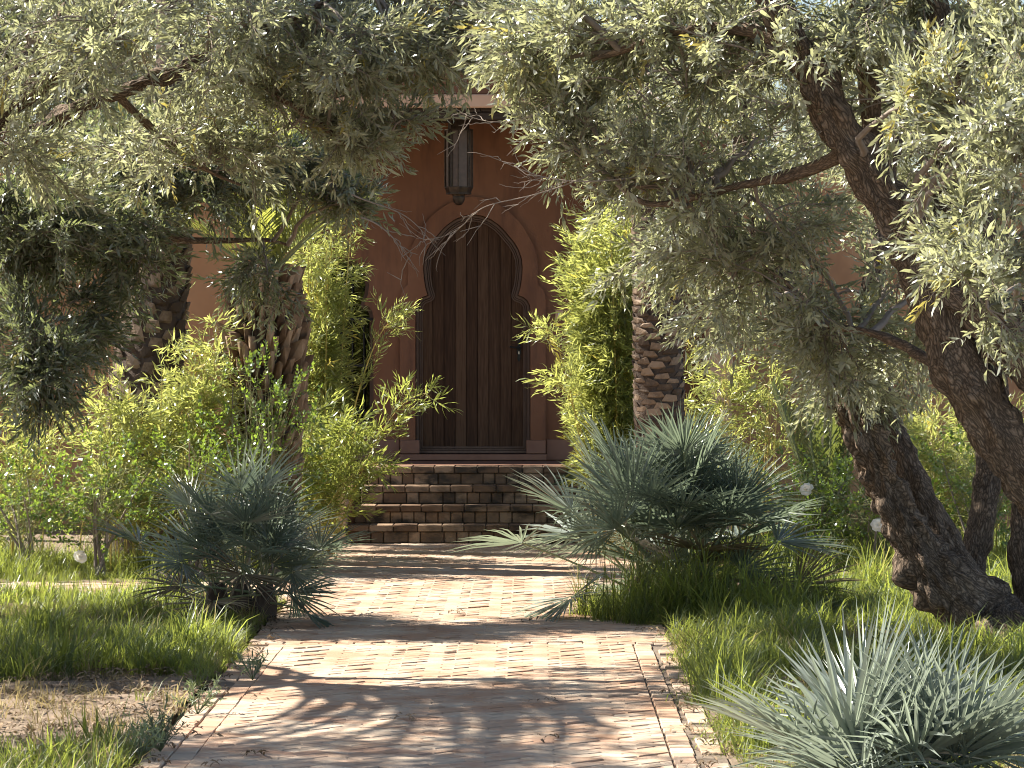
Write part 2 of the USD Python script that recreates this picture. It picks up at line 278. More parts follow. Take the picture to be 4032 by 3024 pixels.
def bark_mat(name, dark, mid, light, scale=22, zs=0.28, bump=0.9):
    return usdkit.material(stage, LK + name, {
        'at': ('attribute', dict(attribute='rest')), 'map': ('mapping', dict(scale=(1, 1, zs))), 'wn': ('noise_texture', dict(scale=9, detail=4)), 'ws': ('vector_math', dict(math_type='scale', scale=0.16)), 'wa': ('vector_math', dict(math_type='add')),
        'vo': ('voronoi_texture', dict(feature='distance_to_edge', scale=scale, detail=2)), 'no': ('noise_texture', dict(scale=scale * 2.2, detail=8, roughness=0.65)), 'big': ('noise_texture', dict(scale=3.5, detail=3)),
        'mr': ('map_range', dict(from_min=0.0, from_max=0.26, clamp=True)), 'ad': ('math', dict(math_type='multiply')), 'ramp': ('rgb_ramp', dict(ramp=[(0.02, dark), (0.3, mid), (0.62, light)])),
        'bm': ('mix_color', dict(blend_type='multiply', fac=0.6)), 'br': ('rgb_ramp', dict(ramp=[(0.35, (0.55, 0.52, 0.5)), (0.65, (1.0, 1.0, 1.0))])),
        'bp': ('bump', dict(strength=bump, distance=0.025)), 'p': ('principled_bsdf', dict(roughness=0.85, specular_ior_level=0.25))},
        [('at.vector', 'map.vector'), ('map.vector', 'wn.vector'), ('wn.color', 'ws.vector1'), ('map.vector', 'wa.vector1'), ('ws.vector', 'wa.vector2'), ('wa.vector', 'vo.vector'), ('wa.vector', 'no.vector'), ('at.vector', 'big.vector'),
         ('vo.distance', 'mr.value'), ('mr.result', 'ad.value1'), ('no.fac', 'ad.value2'), ('ad.value', 'ramp.fac'), ('ramp.color', 'bm.a'), ('big.fac', 'br.fac'), ('br.color', 'bm.b'), ('bm.result', 'p.base_color'), ('ad.value', 'bp.height'), ('bp.normal', 'p.normal')], surface='p.BSDF')
M['bark'] = bark_mat('olive_bark', (0.06, 0.042, 0.028), (0.27, 0.195, 0.135), (0.46, 0.355, 0.26), scale=58, zs=0.34, bump=0.9)
M['limb_bark'] = bark_mat('olive_limb_bark', (0.08, 0.055, 0.037), (0.25, 0.175, 0.118), (0.37, 0.28, 0.20), scale=60, zs=0.3, bump=0.5)
M['twig'] = rough_mat('twig_bark', [(0.16, 0.125, 0.10), (0.26, 0.215, 0.175)], scale=20, bump=0.2)
M['green_twig'] = rough_mat('green_stem', [(0.16, 0.17, 0.07), (0.24, 0.24, 0.11)], scale=20, bump=0.1)
M['culm'] = rough_mat('bamboo_culm', [(0.40, 0.30, 0.07), (0.52, 0.40, 0.12)], scale=14, rough=0.4, spec=0.5, bump=0.05, perobj=0.5)
M['petiole'] = rough_mat('palm_petiole', [(0.13, 0.15, 0.07), (0.20, 0.21, 0.11)], scale=14, rough=0.5, bump=0.1, perobj=0.5)
M['palm_scale'] = rough_mat('palm_leaf_base', [(0.06, 0.04, 0.027), (0.135, 0.093, 0.062), (0.23, 0.165, 0.115)], scale=16, bump=0.6, bscale=60, bdist=0.01, perobj=0.8)
M['palm_core'] = rough_mat('palm_trunk', [(0.045, 0.030, 0.022), (0.10, 0.07, 0.05)], scale=14, bump=0.8, bscale=40, bdist=0.02)
M['palm_stub'] = rough_mat('palm_cut_stub', [(0.10, 0.062, 0.036), (0.19, 0.122, 0.074), (0.28, 0.195, 0.125)], scale=14, bump=0.4, bscale=50, bdist=0.006, perobj=0.6)

# ------------------------------------------------------------------ the ground
rng = np.random.default_rng(11)
g = 400.0
obj('ground', (np.array([[-g, -g, -0.12], [g, -g, -0.12], [g, g, -0.12], [-g, g, -0.12]]), np.array([[0, 1, 2], [0, 2, 3]])), M['soil'], kind='structure')
def soil_sheet(name, x0, x1, y0, y1, step, amp, base, seed):
    xs, ys = np.arange(x0, x1 + 1e-6, step), np.arange(y0, y1 + 1e-6, step); X, Y = np.meshgrid(xs, ys, indexing='ij')
    e = np.minimum.reduce([X - x0, x1 - X, Y - y0, y1 - Y]); q = np.stack([X, Y, X * 0], -1)
    Z = base + amp * (meshkit.fbm(q * 1.7, 4, seed) - 0.5) * np.clip(e / 0.3, 0, 1) + 0.02 * (meshkit.fbm(q * 9, 2, seed + 5) - 0.5) * np.clip(e / 0.1, 0, 1)
    n, m = len(xs), len(ys); i, j = np.meshgrid(np.arange(n - 1), np.arange(m - 1), indexing='ij'); a = (i * m + j).ravel()
    f = np.vstack([np.c_[a, a + m, a + m + 1], np.c_[a, a + m + 1, a + 1]])
    return obj(name, (np.stack([X, Y, Z], -1).reshape(-1, 3), f), M['soil'], smooth=True, kind='structure')
PX0, PX1, BW = -1.385, 0.578, 0.102
PL, PR = PX0 - 2 * BW - 0.01, PX1 + 2 * BW + 0.03
soil_sheet('lawn_soil', -7.0, PL - 0.002, 8.5, 23.6, 0.08, 0.10, -0.004, 3)
soil_sheet('lawn_soil', PR + 0.002, 7.0, 8.5, 24.45, 0.08, 0.08, -0.004, 4)
soil_sheet('bed_soil', -9.0, -1.62, 25.3, 33.0, 0.1, 0.08, 0.0, 5)
soil_sheet('bed_soil', 1.05, 9.0, 25.3, 33.0, 0.1, 0.08, 0.0, 6)

# the brick paving: herringbone with two stretcher courses at each edge
pave = tag(UsdGeom.Xform.Define(stage, numbered('/World', 'path')).GetPrim(), kind='structure')
region = unary_union([sbox(PX0, 9.5, PX1, 20.1), sbox(-1.60, 20.1 + BW + 0.01, 0.80, 23.7), sbox(-7, 23.62, 1.0, 25.28), sbox(1.0, 24.5, 7, 25.28), sbox(-1.60, 25.2, 1.03, 30.23)])
bed = unary_union([sbox(PL, 9.5, PR, 23.7), sbox(-7, 23.6, PR, 25.3), sbox(PR, 24.46, 7, 25.3), sbox(-1.62, 25.2, 1.05, 30.24)])
bedm = [trimesh.creation.extrude_polygon(p, 0.05) for p in getattr(bed, 'geoms', [bed])]
bm = trimesh.util.concatenate(bedm); bm.apply_translation((0, 0, -0.062))
obj('joint_bed', bm, M['mortar'], pave)
def brick(poly, h=0.0, tilt=(0, 0), depth=0.05):
    """A paver from its plan: sunk sides and a top with worn, rounded arrises."""
    p = np.array(poly)[:, :2]; n = len(p); c = p.mean(0)
    d = p - c; L = np.linalg.norm(d, axis=1, keepdims=True)
    q = c + d * (1 - 0.007 / np.maximum(L, 0.02))
    z = h + (p - c) @ np.array(tilt); zq = h + (q - c) @ np.array(tilt)
    v = np.vstack([np.c_[p, np.full(n, -depth)], np.c_[p, z - 0.005], np.c_[q, zq]])
    k = np.arange(n); kk = (k + 1) % n; f = []
    for a in (0, n): f += [np.c_[a + k, a + kk, a + n + kk], np.c_[a + k, a + n + kk, a + n + k]]
    f.append(np.array([[2 * n, 2 * n + i, 2 * n + i + 1] for i in range(1, n - 1)]))
    return v, np.vstack(f)
W_ = 0.1; bricks = []
ca, sa = math.cos(math.pi / 4), math.sin(math.pi / 4)
reg_in = region.buffer(-0.16); gap = 0.0032
shapely.prepare(region); shapely.prepare(reg_in)
for i in range(-330, 330):
    for j in range(-170, 170):
        ox, oy = i + 2 * j, i - 2 * j
        for (x0, x1, y0, y1) in ((0, 2, 0, 1), (2, 3, -1, 1)):
            a0, a1, b0, b1 = (ox + x0) * W_ + gap, (ox + x1) * W_ - gap, (oy + y0) * W_ + gap, (oy + y1) * W_ - gap
            mx, my = (a0 + a1) / 2, (b0 + b1) / 2; X, Y = mx * ca - my * sa - 0.4, mx * sa + my * ca + 20
            if not (9.6 < Y < 30.3) or abs(X) > 0.2 * Y + 0.4 or (abs(X + 0.3) > 1.6 and not 23.4 < Y < 25.5): continue
            bricks.append((X, Y, [(x * ca - y * sa - 0.4, x * sa + y * ca + 20) for x, y in ((a0, b0), (a1, b0), (a1, b1), (a0, b1))]))
cent = shapely.points([[b[0], b[1]] for b in bricks]); inn = shapely.contains(reg_in, cent); polys = []
for (X, Y, q), ok in zip(bricks, inn):
    if ok: polys.append(q); continue
    c = Polygon(q).intersection(region)
    if c.area > 0.002 and c.geom_type == 'Polygon': polys.append(list(c.exterior.coords)[:-1][::1 if c.exterior.is_ccw else -1])
def rect(x0, x1, y0, y1): return [(x0, y0), (x1, y0), (x1, y1), (x0, y1)]
for sgn, xs in ((-1, (PX0 - BW + 0.002, PX0 - 2 * BW + 0.0)), (1, (PX1 + 0.006, PX1 + BW + 0.028))):
    for c, x in enumerate(xs):
        y = 9.6 + 0.07 * c
        while y < 20.05:
            l = 0.2 * rng.uniform(0.94, 1.04); wob = rng.normal(0, 0.0022, 2)
            if not (c == 1 and rng.random() < (0.22 if sgn > 0 else 0.10)):
                polys.append(rect(x + 0.004 + wob[0], x + BW - 0.004 + wob[1], y + 0.003, y + l - 0.003))
            y += l
x = PL
while x < PR - 0.05:
    polys.append(rect(x + 0.003, x + 0.098, 20.1 + 0.005, 20.1 + BW)); x += 0.1
polys.sort(key=lambda q: (np.mean([p[1] for p in q]) < 13.9, np.mean([p[1] for p in q])))
near = [q for q in polys if np.mean([p[1] for p in q]) > 14.0 and -0.150 * np.mean([p[1] for p in q]) < np.mean([p[0] for p in q])]
rest_b = []
for k, q in enumerate(near):
    b = brick(q, rng.normal(0.0, 0.0022), rng.normal(0, 0.007, 2))
    if k < 300: obj('brick', b, M['brick'], pave)
    else: rest_b.append(b)
for q in polys:
    if np.mean([p[1] for p in q]) <= 14.0: rest_b.append(brick(q, rng.normal(0, 0.0022), rng.normal(0, 0.007, 2)))
obj('far_bricks', join(rest_b), M['brick'], pave, kind='stuff')

# ------------------------------------------------------------------ the house
WY = 32.7; DX = at(1021.6, 0, WY)[0]; DZ = 0.69
villa = thing('villa', 'terracotta plastered house with an arched plank door under a small canopy', 'house', (DX, WY, 0))
half = [(0.527, 0), (0.527, 1.325), (0.520, 1.372), (0.497, 1.412), (0.462, 1.441), (0.415, 1.458), (0.436, 1.53), (0.450, 1.62), (0.456, 1.71), (0.447, 1.80), (0.42, 1.876), (0.38, 1.945), (0.33, 2.004), (0.29, 2.052), (0.24, 2.103), (0.165, 2.156), (0.08, 2.19), (0, 2.203)]
outer = [(0.67, 0), (0.67, 1.417), (0.664, 1.465), (0.645, 1.51), (0.620, 1.538), (0.597, 1.552), (0.597, 1.74), (0.588, 1.82), (0.565, 1.90), (0.528, 1.975), (0.475, 2.065), (0.418, 2.145), (0.33, 2.23), (0.225, 2.30), (0.11, 2.35), (0, 2.367)]
def both(h, dx=DX, dz=DZ): return Polygon([(dx + x, dz + z) for x, z in h] + [(dx - x, dz + z) for x, z in h[::-1]]).buffer(0)
door_open, surround = both(half), both(outer)
wx = [at(736, 0, WY)[0], 2 * DX - at(736, 0, WY)[0]]
whalf = [(0.30, 0), (0.30, 1.0), (0.29, 1.05), (0.262, 1.09), (0.215, 1.11), (0.25, 1.20), (0.262, 1.29), (0.245, 1.38), (0.20, 1.46), (0.13, 1.52), (0, 1.545)]
WZ = 0.95
wins = [both(whalf, x, WZ) for x in wx]
def extr(poly, y0, y1):
    ms = []
    for p in getattr(poly, 'geoms', [poly]):
        m = trimesh.creation.extrude_polygon(p, y1 - y0); v = np.array(m.vertices); v = np.c_[v[:, 0], y1 - v[:, 2], v[:, 1]]; ms.append((v, np.array(m.faces)))
    return join(ms)
HW = 3.25
wall_poly = unary_union([sbox(-9, -0.1, 9, HW), sbox(at(655, 0, WY)[0], 0, at(1524, 0, WY)[0] + 0.2, 4.12)]).difference(unary_union([door_open.buffer(0.0005)] + wins)).difference(sbox(DX - 0.527, -0.2, DX + 0.527, DZ))
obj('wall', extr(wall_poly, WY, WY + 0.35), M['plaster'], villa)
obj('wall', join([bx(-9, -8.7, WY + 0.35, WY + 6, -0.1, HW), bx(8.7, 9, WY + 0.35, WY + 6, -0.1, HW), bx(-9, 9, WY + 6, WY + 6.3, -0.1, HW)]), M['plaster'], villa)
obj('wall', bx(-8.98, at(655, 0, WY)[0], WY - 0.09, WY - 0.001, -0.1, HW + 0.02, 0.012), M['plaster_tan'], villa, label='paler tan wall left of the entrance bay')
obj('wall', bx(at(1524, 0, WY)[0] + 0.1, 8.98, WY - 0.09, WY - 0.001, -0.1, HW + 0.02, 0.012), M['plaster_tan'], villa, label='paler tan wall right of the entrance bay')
obj('roof', bx(-8.7, 8.7, WY + 0.35, WY + 6, 2.95, 3.15), M['plaster_pale'], villa)
obj('floor', bx(-8.7, 8.7, WY + 0.35, WY + 6, 0.4, 0.55), M['dark_room'], villa)
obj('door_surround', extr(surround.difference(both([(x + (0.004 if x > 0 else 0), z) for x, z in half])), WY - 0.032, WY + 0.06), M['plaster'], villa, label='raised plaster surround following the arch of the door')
for s in (-1, 1):
    x0, x1 = sorted((DX + s * 0.49, DX + s * 0.672)); obj('jamb_block', bx(x0, x1, WY - 0.05, WY + 0.02, DZ, DZ + 0.125, 0.006), M['plinth'], villa)
    x0, x1 = sorted((DX + s * 0.675, DX + s * 2.3)); obj('plinth', bx(x0, x1, WY - 0.022, WY + 0.02, DZ - 0.06, DZ + 0.13, 0.006), M['plinth'], villa)
obj('threshold', bx(DX - 0.68, DX + 0.68, WY - 0.09, WY + 0.1, DZ - 0.06, DZ - 0.003, 0.006), M['plinth'], villa)
obj('wall_plate', join([bx(at(1208, 0, WY)[0] - 0.035, at(1208, 0, WY)[0] + 0.035, WY - 0.012, WY + 0.003, 1.93, 2.01, 0.003)]), M['plaster_pale'], villa)
obj('doorbell', bx(at(1208, 0, WY)[0] - 0.012, at(1208, 0, WY)[0] + 0.012, WY - 0.020, WY - 0.011, 1.945, 1.985, 0.003), M['white_plastic'], villa)
# the door: nine planks, a moulded frame in three steps, its handle
dn = obj('door', extr(door_open.buffer(-0.01), WY + 0.115, WY + 0.14), M['door_wood'], villa)
inner = door_open.buffer(-0.052)
seams = [(-0.527), *[(1659 + 44.2 * k - 1862) / 427 + 0.0 for k in (1, 2, 3, 4, 5, 6, 7, 8)], 0.527]
for a, b in zip(seams[:-1], seams[1:]):
    p = sbox(DX + a + 0.003, DZ + 0.012, DX + b - 0.003, DZ + 2.3).intersection(door_open.buffer(-0.02))
    if p.geom_type != 'Polygon': p = max(p.geoms, key=lambda g_: g_.area)
    y = WY + 0.092 + rng.uniform(0, 0.004)
    v, f = extr(p, y, WY + 0.116); obj('plank', (v, f), M['door_wood'], dn)
for k, (o0, o1, y) in enumerate(((0.004, 0.027, 0.022), (0.032, 0.044, 0.050), (0.049, 0.062, 0.072))):
    ring = door_open.buffer(-o0 - 0.001).difference(door_open.buffer(-o1)).difference(sbox(-9, 0, 9, DZ + 0.004))
    obj('frame_moulding', extr(ring, WY + y, WY + 0.12), M['frame_wood'], dn)
hx, hz = DX + (2043 - 1862) / 427, DZ + (1786 - 1371) / 427
plate = unary_union([sbox(-0.012, -0.09, 0.012, 0.09), sbox(-0.02, -0.055, 0.02, -0.015)] + [Polygon([(math.cos(t) * r + 0, math.sin(t) * r * 1.1 + z) for t in np.linspace(0, 6.28, 14)[:-1]]) for r, z in ((0.019, 0.0), (0.017, 0.085), (0.017, -0.095), (0.008, 0.106), (0.009, -0.115), (0.018, -0.035))])
plate = shapely.affinity.translate(plate, hx, hz)
hp = obj('handle', extr(plate, WY + 0.085, WY + 0.0915), M['iron'], dn)
lev = tube(spline([(hx, WY + 0.09, hz + 0.002), (hx, WY + 0.045, hz + 0.002), (hx - 0.03, WY + 0.04, hz + 0.004), (hx - 0.085, WY + 0.042, hz + 0.014)], 14), np.linspace(0.011, 0.007, 14), 8)
obj('lever', (lev[0], lev[1]), M['iron'], dn)
obj('keyhole_plate', bx(hx - 0.005, hx + 0.005, WY + 0.08, WY + 0.0855, hz - 0.058, hz - 0.03, 0.002), M['steel'], dn)
# arched windows with iron bars
for x in wx:
    wo = both(whalf, x, WZ)
    wd = obj('window', extr(wo.buffer(-0.002).difference(wo.buffer(-0.04)), WY + 0.16, WY + 0.21), M['frame_wood'], villa)
    obj('pane', extr(wo.buffer(-0.038), WY + 0.18, WY + 0.186), M['pane'], wd)
    for k in range(-2, 3): 
        zt = WZ + (1.46 if abs(k) < 2 else 1.0)
        v = tube([(x + k * 0.105, WY + 0.06, WZ), (x + k * 0.105, WY + 0.06, zt)], 0.007, 6); obj('bar', (v[0], v[1]), M['iron'], wd)
    for z in (0.12, 0.55, 0.98):
        obj('cross_bar', bx(x - 0.3, x + 0.3, WY + 0.052, WY + 0.068, WZ + z - 0.012, WZ + z + 0.012), M['iron'], wd)
    # niche-like plaster moulding beside the window
obj('curtain', bx(wx[0] - 0.5, wx[0] + 0.5, WY + 1.2, WY + 1.25, 0.55, 2.95), M['dark_room'], villa)
# canopy over the landing
CY0 = 31.0; cz = EYE + (743 - 233) / F * CY0
can = obj('canopy', bx(DX - 1.45, DX + 1.45, CY0, WY, cz, cz + 0.118, 0.01), M['plaster_pale'], villa)
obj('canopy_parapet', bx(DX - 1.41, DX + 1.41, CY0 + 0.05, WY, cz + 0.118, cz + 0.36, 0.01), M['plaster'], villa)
for k in range(15):
    x = DX - 1.38 + k * 0.197; obj('eaves_board', bx(x - 0.094, x + 0.094, CY0 + 0.06, WY - 0.005, cz - 0.03 - 0.004 * (k % 2), cz - 0.002), M['dark_wood'], can)
obj('eaves_beam', bx(DX - 1.4, DX + 1.4, CY0 + 0.07, CY0 + 0.15, cz - 0.10, cz - 0.036, 0.006), M['dark_wood'], can)
# pilaster at the right, its left face catching the sun
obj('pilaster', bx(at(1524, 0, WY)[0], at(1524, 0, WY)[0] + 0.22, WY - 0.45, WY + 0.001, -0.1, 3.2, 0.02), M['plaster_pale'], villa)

# the lantern under the canopy
LY = 31.65; LX = at(991, 0, LY)[0]
def lz(y): return EYE + (743 - y) / F * LY
lan = thing('hanging_lantern', 'dark bronze eight-sided lantern hanging from the canopy above the door', 'lantern', (LX, LY, lz(444)))
def octa(r, z): 
    a = -np.pi / 2 + np.arange(8) * np.pi / 4; return np.c_[LX + r * np.cos(a), LY + r * np.sin(a), np.full(8, z)]
R_ = 0.1226; zt, zb, zk, zf = lz(284), lz(405), lz(417), lz(444)
for k in range(8):
    a0, a1 = octa(R_ * 0.955, zb), octa(R_ * 0.955, zt); n = (k + 1) % 8
    q = np.array([a0[k], a0[n], a1[n], a1[k]]); c = q.mean(0); inw = nrm(np.array([LX, LY, c[2]]) - c) * 0.004
    obj('pane', hull(np.vstack([q, q + inw])), M['amber'], lan)
    t = tube([octa(R_, zb)[k], octa(R_, zt)[k]], 0.0075, 6); obj('bar', (t[0], t[1]), M['bronze'], lan)
    mid0, mid1 = (octa(R_, zb)[k] * 0.72 + octa(R_, zb)[n] * 0.28), (octa(R_, zt)[k] * 0.72 + octa(R_, zt)[n] * 0.28)
    if k % 2: t = tube([mid0, mid1], 0.011, 4); obj('bar', (t[0], t[1]), M['bronze'], lan)
obj('top_rim', hull(np.vstack([octa(R_ * 1.05, zt), octa(R_ * 1.05, zt + 0.016)])), M['bronze'], lan)
obj('hood', hull(np.vstack([octa(R_ * 0.80, zt + 0.014), octa(R_ * 0.72, zt + 0.115)])), M['bronze'], lan)
obj('hood_cap', hull(np.vstack([octa(R_ * 0.80, zt + 0.113), octa(R_ * 0.80, zt + 0.125), octa(R_ * 0.2, zt + 0.17)])), M['bronze'], lan)
obj('base_taper', hull(np.vstack([octa(R_ * 1.03, zb + 0.006), octa(R_ * 1.03, zb - 0.004), octa(R_ * 0.88, zk)])), M['bronze'], lan)
obj('base_plate', hull(np.vstack([octa(R_ * 0.92, zk + 0.001), octa(R_ * 0.92, zk - 0.012)])), M['bronze'], lan)
h = zk - 0.012 - zf; prof = np.array([(0.058, 0), (0.058, -0.1 * h), (0.052, -0.18 * h), (0.054, -0.24 * h), (0.054, -0.45 * h), (0.046, -0.7 * h), (0.03, -0.92 * h), (0.001, -h)])
fin = trimesh.creation.revolve(prof[::-1], sections=20); fin.apply_translation((LX, LY, zk - 0.012)); obj('finial', fin, M['bronze'], lan, smooth=40)
t = tube([(LX, LY, zt + 0.16), (LX, LY, cz - 0.03)], 0.008, 8); obj('rod', (t[0], t[1]), M['iron'], lan)

# the brick steps
SH, LF, TR = 0.155, 31.15, 0.30
steps = thing('entrance_steps', 'four worn brick steps with dark moss stains leading up to the door', 'steps', (DX, LF, 0))
for k in range(4):                                              # k = 0 is the lowest
    yf = LF - TR * (3 - k); z0, z1 = SH * k, SH * (k + 1); x0, x1 = -1.56 + 0.045 * k, 0.56 - 0.02 * k
    yb = WY if k == 3 else yf + TR + 0.05
    obj('core', bx(x0 + 0.01, x1 - 0.01, yf + 0.03, yb - 0.002, max(z0 - 0.03, -0.06), z1 - 0.012 + 0.001 * k), M['mortar'], steps)
    x = x0
    while x < x1 - 0.03:                                          # tread bricks, seen on edge
        w = min(0.2 * rng.uniform(0.9, 1.08), x1 - x)
        dp = 0.30 if k < 3 else 0.42
        obj('brick', bx(x + 0.003, x + w - 0.003, yf - 0.009 + rng.normal(0, 0.003), yf + dp, z1 - 0.054, z1 + rng.normal(0, 0.0012), 0.005), M['step_brick'], steps); x += w
    x = x0 + rng.uniform(-0.02, 0.0)
    while x < x1 - 0.03:                                          # riser bricks
        w = min((0.105 if rng.random() < 0.7 else 0.205) * rng.uniform(0.94, 1.05), x1 - x)
        obj('brick', bx(max(x, x0) + 0.003, x + w - 0.003, yf + rng.normal(0.0, 0.003), yf + 0.1, z0 + 0.003, z1 - 0.058, 0.006), M['step_brick'], steps); x += w
obj('landing', bx(DX - 0.98 - 0.2, DX + 1.1, LF + 0.40, WY - 0.001, SH * 4 - 0.03, SH * 4 + 0.004), M['plinth'], steps)
for s, x in ((-1, -1.66), (1, 0.58)):
    obj('cheek_wall', join([bx(x, x + 0.09, 30.2, WY - 0.002, -0.08, 0.44, 0.012)]), M['plaster_pale'], steps)

# ------------------------------------------------------------------ olive trees
def protos_olive(rng, mat, n=7, size=1.0, twig=None):
    out = []
    for k in range(n):
        L = rng.uniform(0.12, 0.27) * size
        lv, tw = spray(rng, L, int(L / size / 0.026), 0.068 * size, 0.0128 * size, angle=62, curl=0.6, wild=0.9)
        out.append([('leaves', lv, mat), ('twig', tw, twig or M['twig'])])
    return out
def bez(a, c, b, n):
    t = np.linspace(0, 1, n)[:, None]; return a * (1 - t)**2 + 2 * c * t * (1 - t) + b * t**2
def grow(rng, limbs, blobs, per=11, droop=0.15, wiggle=0.10, size=1.0):
    """Boughs from the limbs to every blob, branches off the boughs, leafy sprays off the branches."""
    node = np.vstack([l[len(l) // 4:] for l in limbs])
    boughs, branches, P_, D_ = [], [], [], []
    for c, r, nb in blobs:
        c, r = np.asarray(c, float), np.asarray(r, float)
        nbough = max(1, nb // 7); left = nb
        for q in range(nbough):
            u = nrm(rng.normal(size=3)); tgt = c + u * r * 0.55 * rng.random()**0.4
            d = np.linalg.norm(node - tgt, axis=1); s = node[rng.choice(np.argsort(d)[:6])]
            L = np.linalg.norm(tgt - s); ctl = (s + tgt) / 2 + [0, 0, 0.16 * L] + rng.normal(0, 0.10 * L, 3)
            bo = bez(s, ctl, tgt, 9) + np.r_[[[0] * 3], rng.normal(0, 0.012 * min(L, 1), (8, 3))]
            boughs.append(bo)
            m = left // (nbough - q); left -= m
            for e in range(m):
                u = nrm(rng.normal(size=3)); tg = c + u * r * rng.random()**0.42
                k = rng.integers(3, 9); s2 = bo[k] if np.linalg.norm(bo[k] - tg) < 1.3 * r.max() else bo[-1]
                L2 = np.linalg.norm(tg - s2) + 1e-3
                br = bez(s2, (s2 + tg) / 2 + [0, 0, 0.14 * L2] + rng.normal(0, 0.14 * L2, 3), tg - [0, 0, droop * L2 * 0.4], 8)
                br[1:] += rng.normal(0, 0.010 * min(L2, 1), (7, 3))
                branches.append(br)
                tan = nrm(np.gradient(br, axis=0))
                for w in range(per):
                    t = rng.uniform(0.35, 1.0) if w else 1.0
                    i = min(6, int(t * 7)); fr = t * 7 - i
                    P_.append(br[i] * (1 - fr) + br[i + 1] * fr)
                    dv = tan[min(7, i + 1)] * rng.uniform(0.5, 1.1) + nrm(rng.normal(size=3)) * rng.uniform(0.3, 1.0) + [0, 0, rng.uniform(-0.35, 0.42)]
                    D_.append(dv)
    return boughs, branches, np.array(P_), np.array(D_)
def olive(name, label, limbs, radii, blobs, mat, seed, base, per=11, size=1.0, sides=22, group=None, droop=0.15, bare=()):
    rng = np.random.default_rng(seed)
    t = thing(name, label, 'olive tree', base, group)
    lines = []
    for k, (pts, rr) in enumerate(zip(limbs, radii)):
        n = max(12, int(np.linalg.norm(np.diff(np.asarray(pts, float), axis=0), axis=1).sum() / 0.035)); n = min(n, 150)
        L = spline(pts, n); s = np.linspace(0, 1, n); r = np.interp(s, np.linspace(0, 1, len(rr)), rr)
        L = L + 0.10 * np.max(rr) * np.sin(s * 9 + seed)[:, None] * [1, 0, 0.3]
        kn = np.random.default_rng(seed * 9 + k)
        for q in range(int(len(L) / 14)):                        # swellings and knots
            r = r * (1 + kn.uniform(-0.08, 0.16) * np.exp(-((s - kn.random()) / 0.025)**2))
        v, f, rest = tube(L, r, sides * 2 if max(rr) > 0.085 else 12, bump=0.22 * max(rr), freq=7, seed=seed + k)
        obj('trunk' if k == 0 else 'limb', (v, f), M['bark'] if max(rr) > 0.085 else M['limb_bark'], t, smooth=True, rest=rest); lines.append(L)
    boughs, branches, P_, D_ = grow(rng, lines, blobs, per, droop, size=size)
    ln = np.array([np.linalg.norm(b[-1] - b[0]) for b in boughs]); l2 = np.array([np.linalg.norm(b[-1] - b[0]) for b in branches])
    obj('branches', join([twigs(boughs, np.clip(0.008 + 0.013 * ln, 0.008, 0.034), 0.005, 6), twigs(branches, np.clip(0.003 + 0.005 * l2, 0.003, 0.008), 0.0014, 4)] + [twigs(b[None], 0.0055 if len(b) > 20 else 0.003, 0.001, 4) for b in bare]), M['twig'], t, smooth=True, kind='stuff')
    n = len(P_)
    instances(t, 'crown', protos_olive(rng, mat, 8, size), P_, frames(D_, rng.uniform(0, 6.28, n)), rng.uniform(0.75, 1.25, n), rng.integers(0, 8, n), kind='stuff')
    return t
def B(x, y, d, rx, ry, rz, n): return (at(x, y, d), (rx, ry, rz), n)

# dead twigs of the right tree that hang in front of the door
drng = np.random.default_rng(77); bare = []
main = spline([at(1330, 350, 17.6), at(1188, 411, 17.6), at(1105, 432, 17.7), at(1038, 452, 17.8), at(1005, 482, 17.9), at(960, 510, 18), at(930, 517, 18), at(898, 508, 18.1), at(862, 482, 18.1)], 40)
main2 = spline([at(1400, 380, 17.5), at(1250, 392, 17.5), at(1140, 372, 17.6), at(1075, 345, 17.6), at(1010, 330, 17.7)], 30)
main3 = spline([at(1420, 240, 17.5), at(1240, 190, 17.5), at(1150, 250, 17.6), at(1050, 262, 17.7), at(985, 235, 17.8)], 30)
left1 = spline([at(760, 420, 18.6), at(840, 450, 18.6), at(880, 470, 18.6), at(930, 520, 18.6), at(962, 552, 18.6)], 24)
left2 = spline([at(780, 470, 18.6), at(835, 500, 18.6), at(870, 540, 18.6), at(905, 588, 18.6)], 24)
for L in (main, main2, main3, left1, left2):
    bare.append(L)
    for k in range(13 if L is main or L is main2 or L is main3 else 6):
        i = drng.integers(len(L) // 4, len(L) - 1); s = L[i]; tn = nrm(L[min(len(L) - 1, i + 1)] - L[i])
        d = nrm(tn * 1.1 + drng.normal(0, 0.5, 3) * [1, 0.7, 1] + [0, 0, -0.3]); ln = drng.uniform(0.06, 0.26)
        e = bez(s, s + d * ln * 0.5 + drng.normal(0, 0.025, 3), s + d * ln + drng.normal(0, 0.03, 3), 10) + np.r_[[[0] * 3], drng.normal(0, 0.0025, (9, 3))]; bare.append(e)
        if drng.random() < 0.5:
            d2 = nrm(d + drng.normal(0, 0.6, 3)); bare.append(bez(e[5], e[5] + d2 * ln * 0.25, e[5] + d2 * ln * 0.45, 8))
bareR, bareL = bare, []

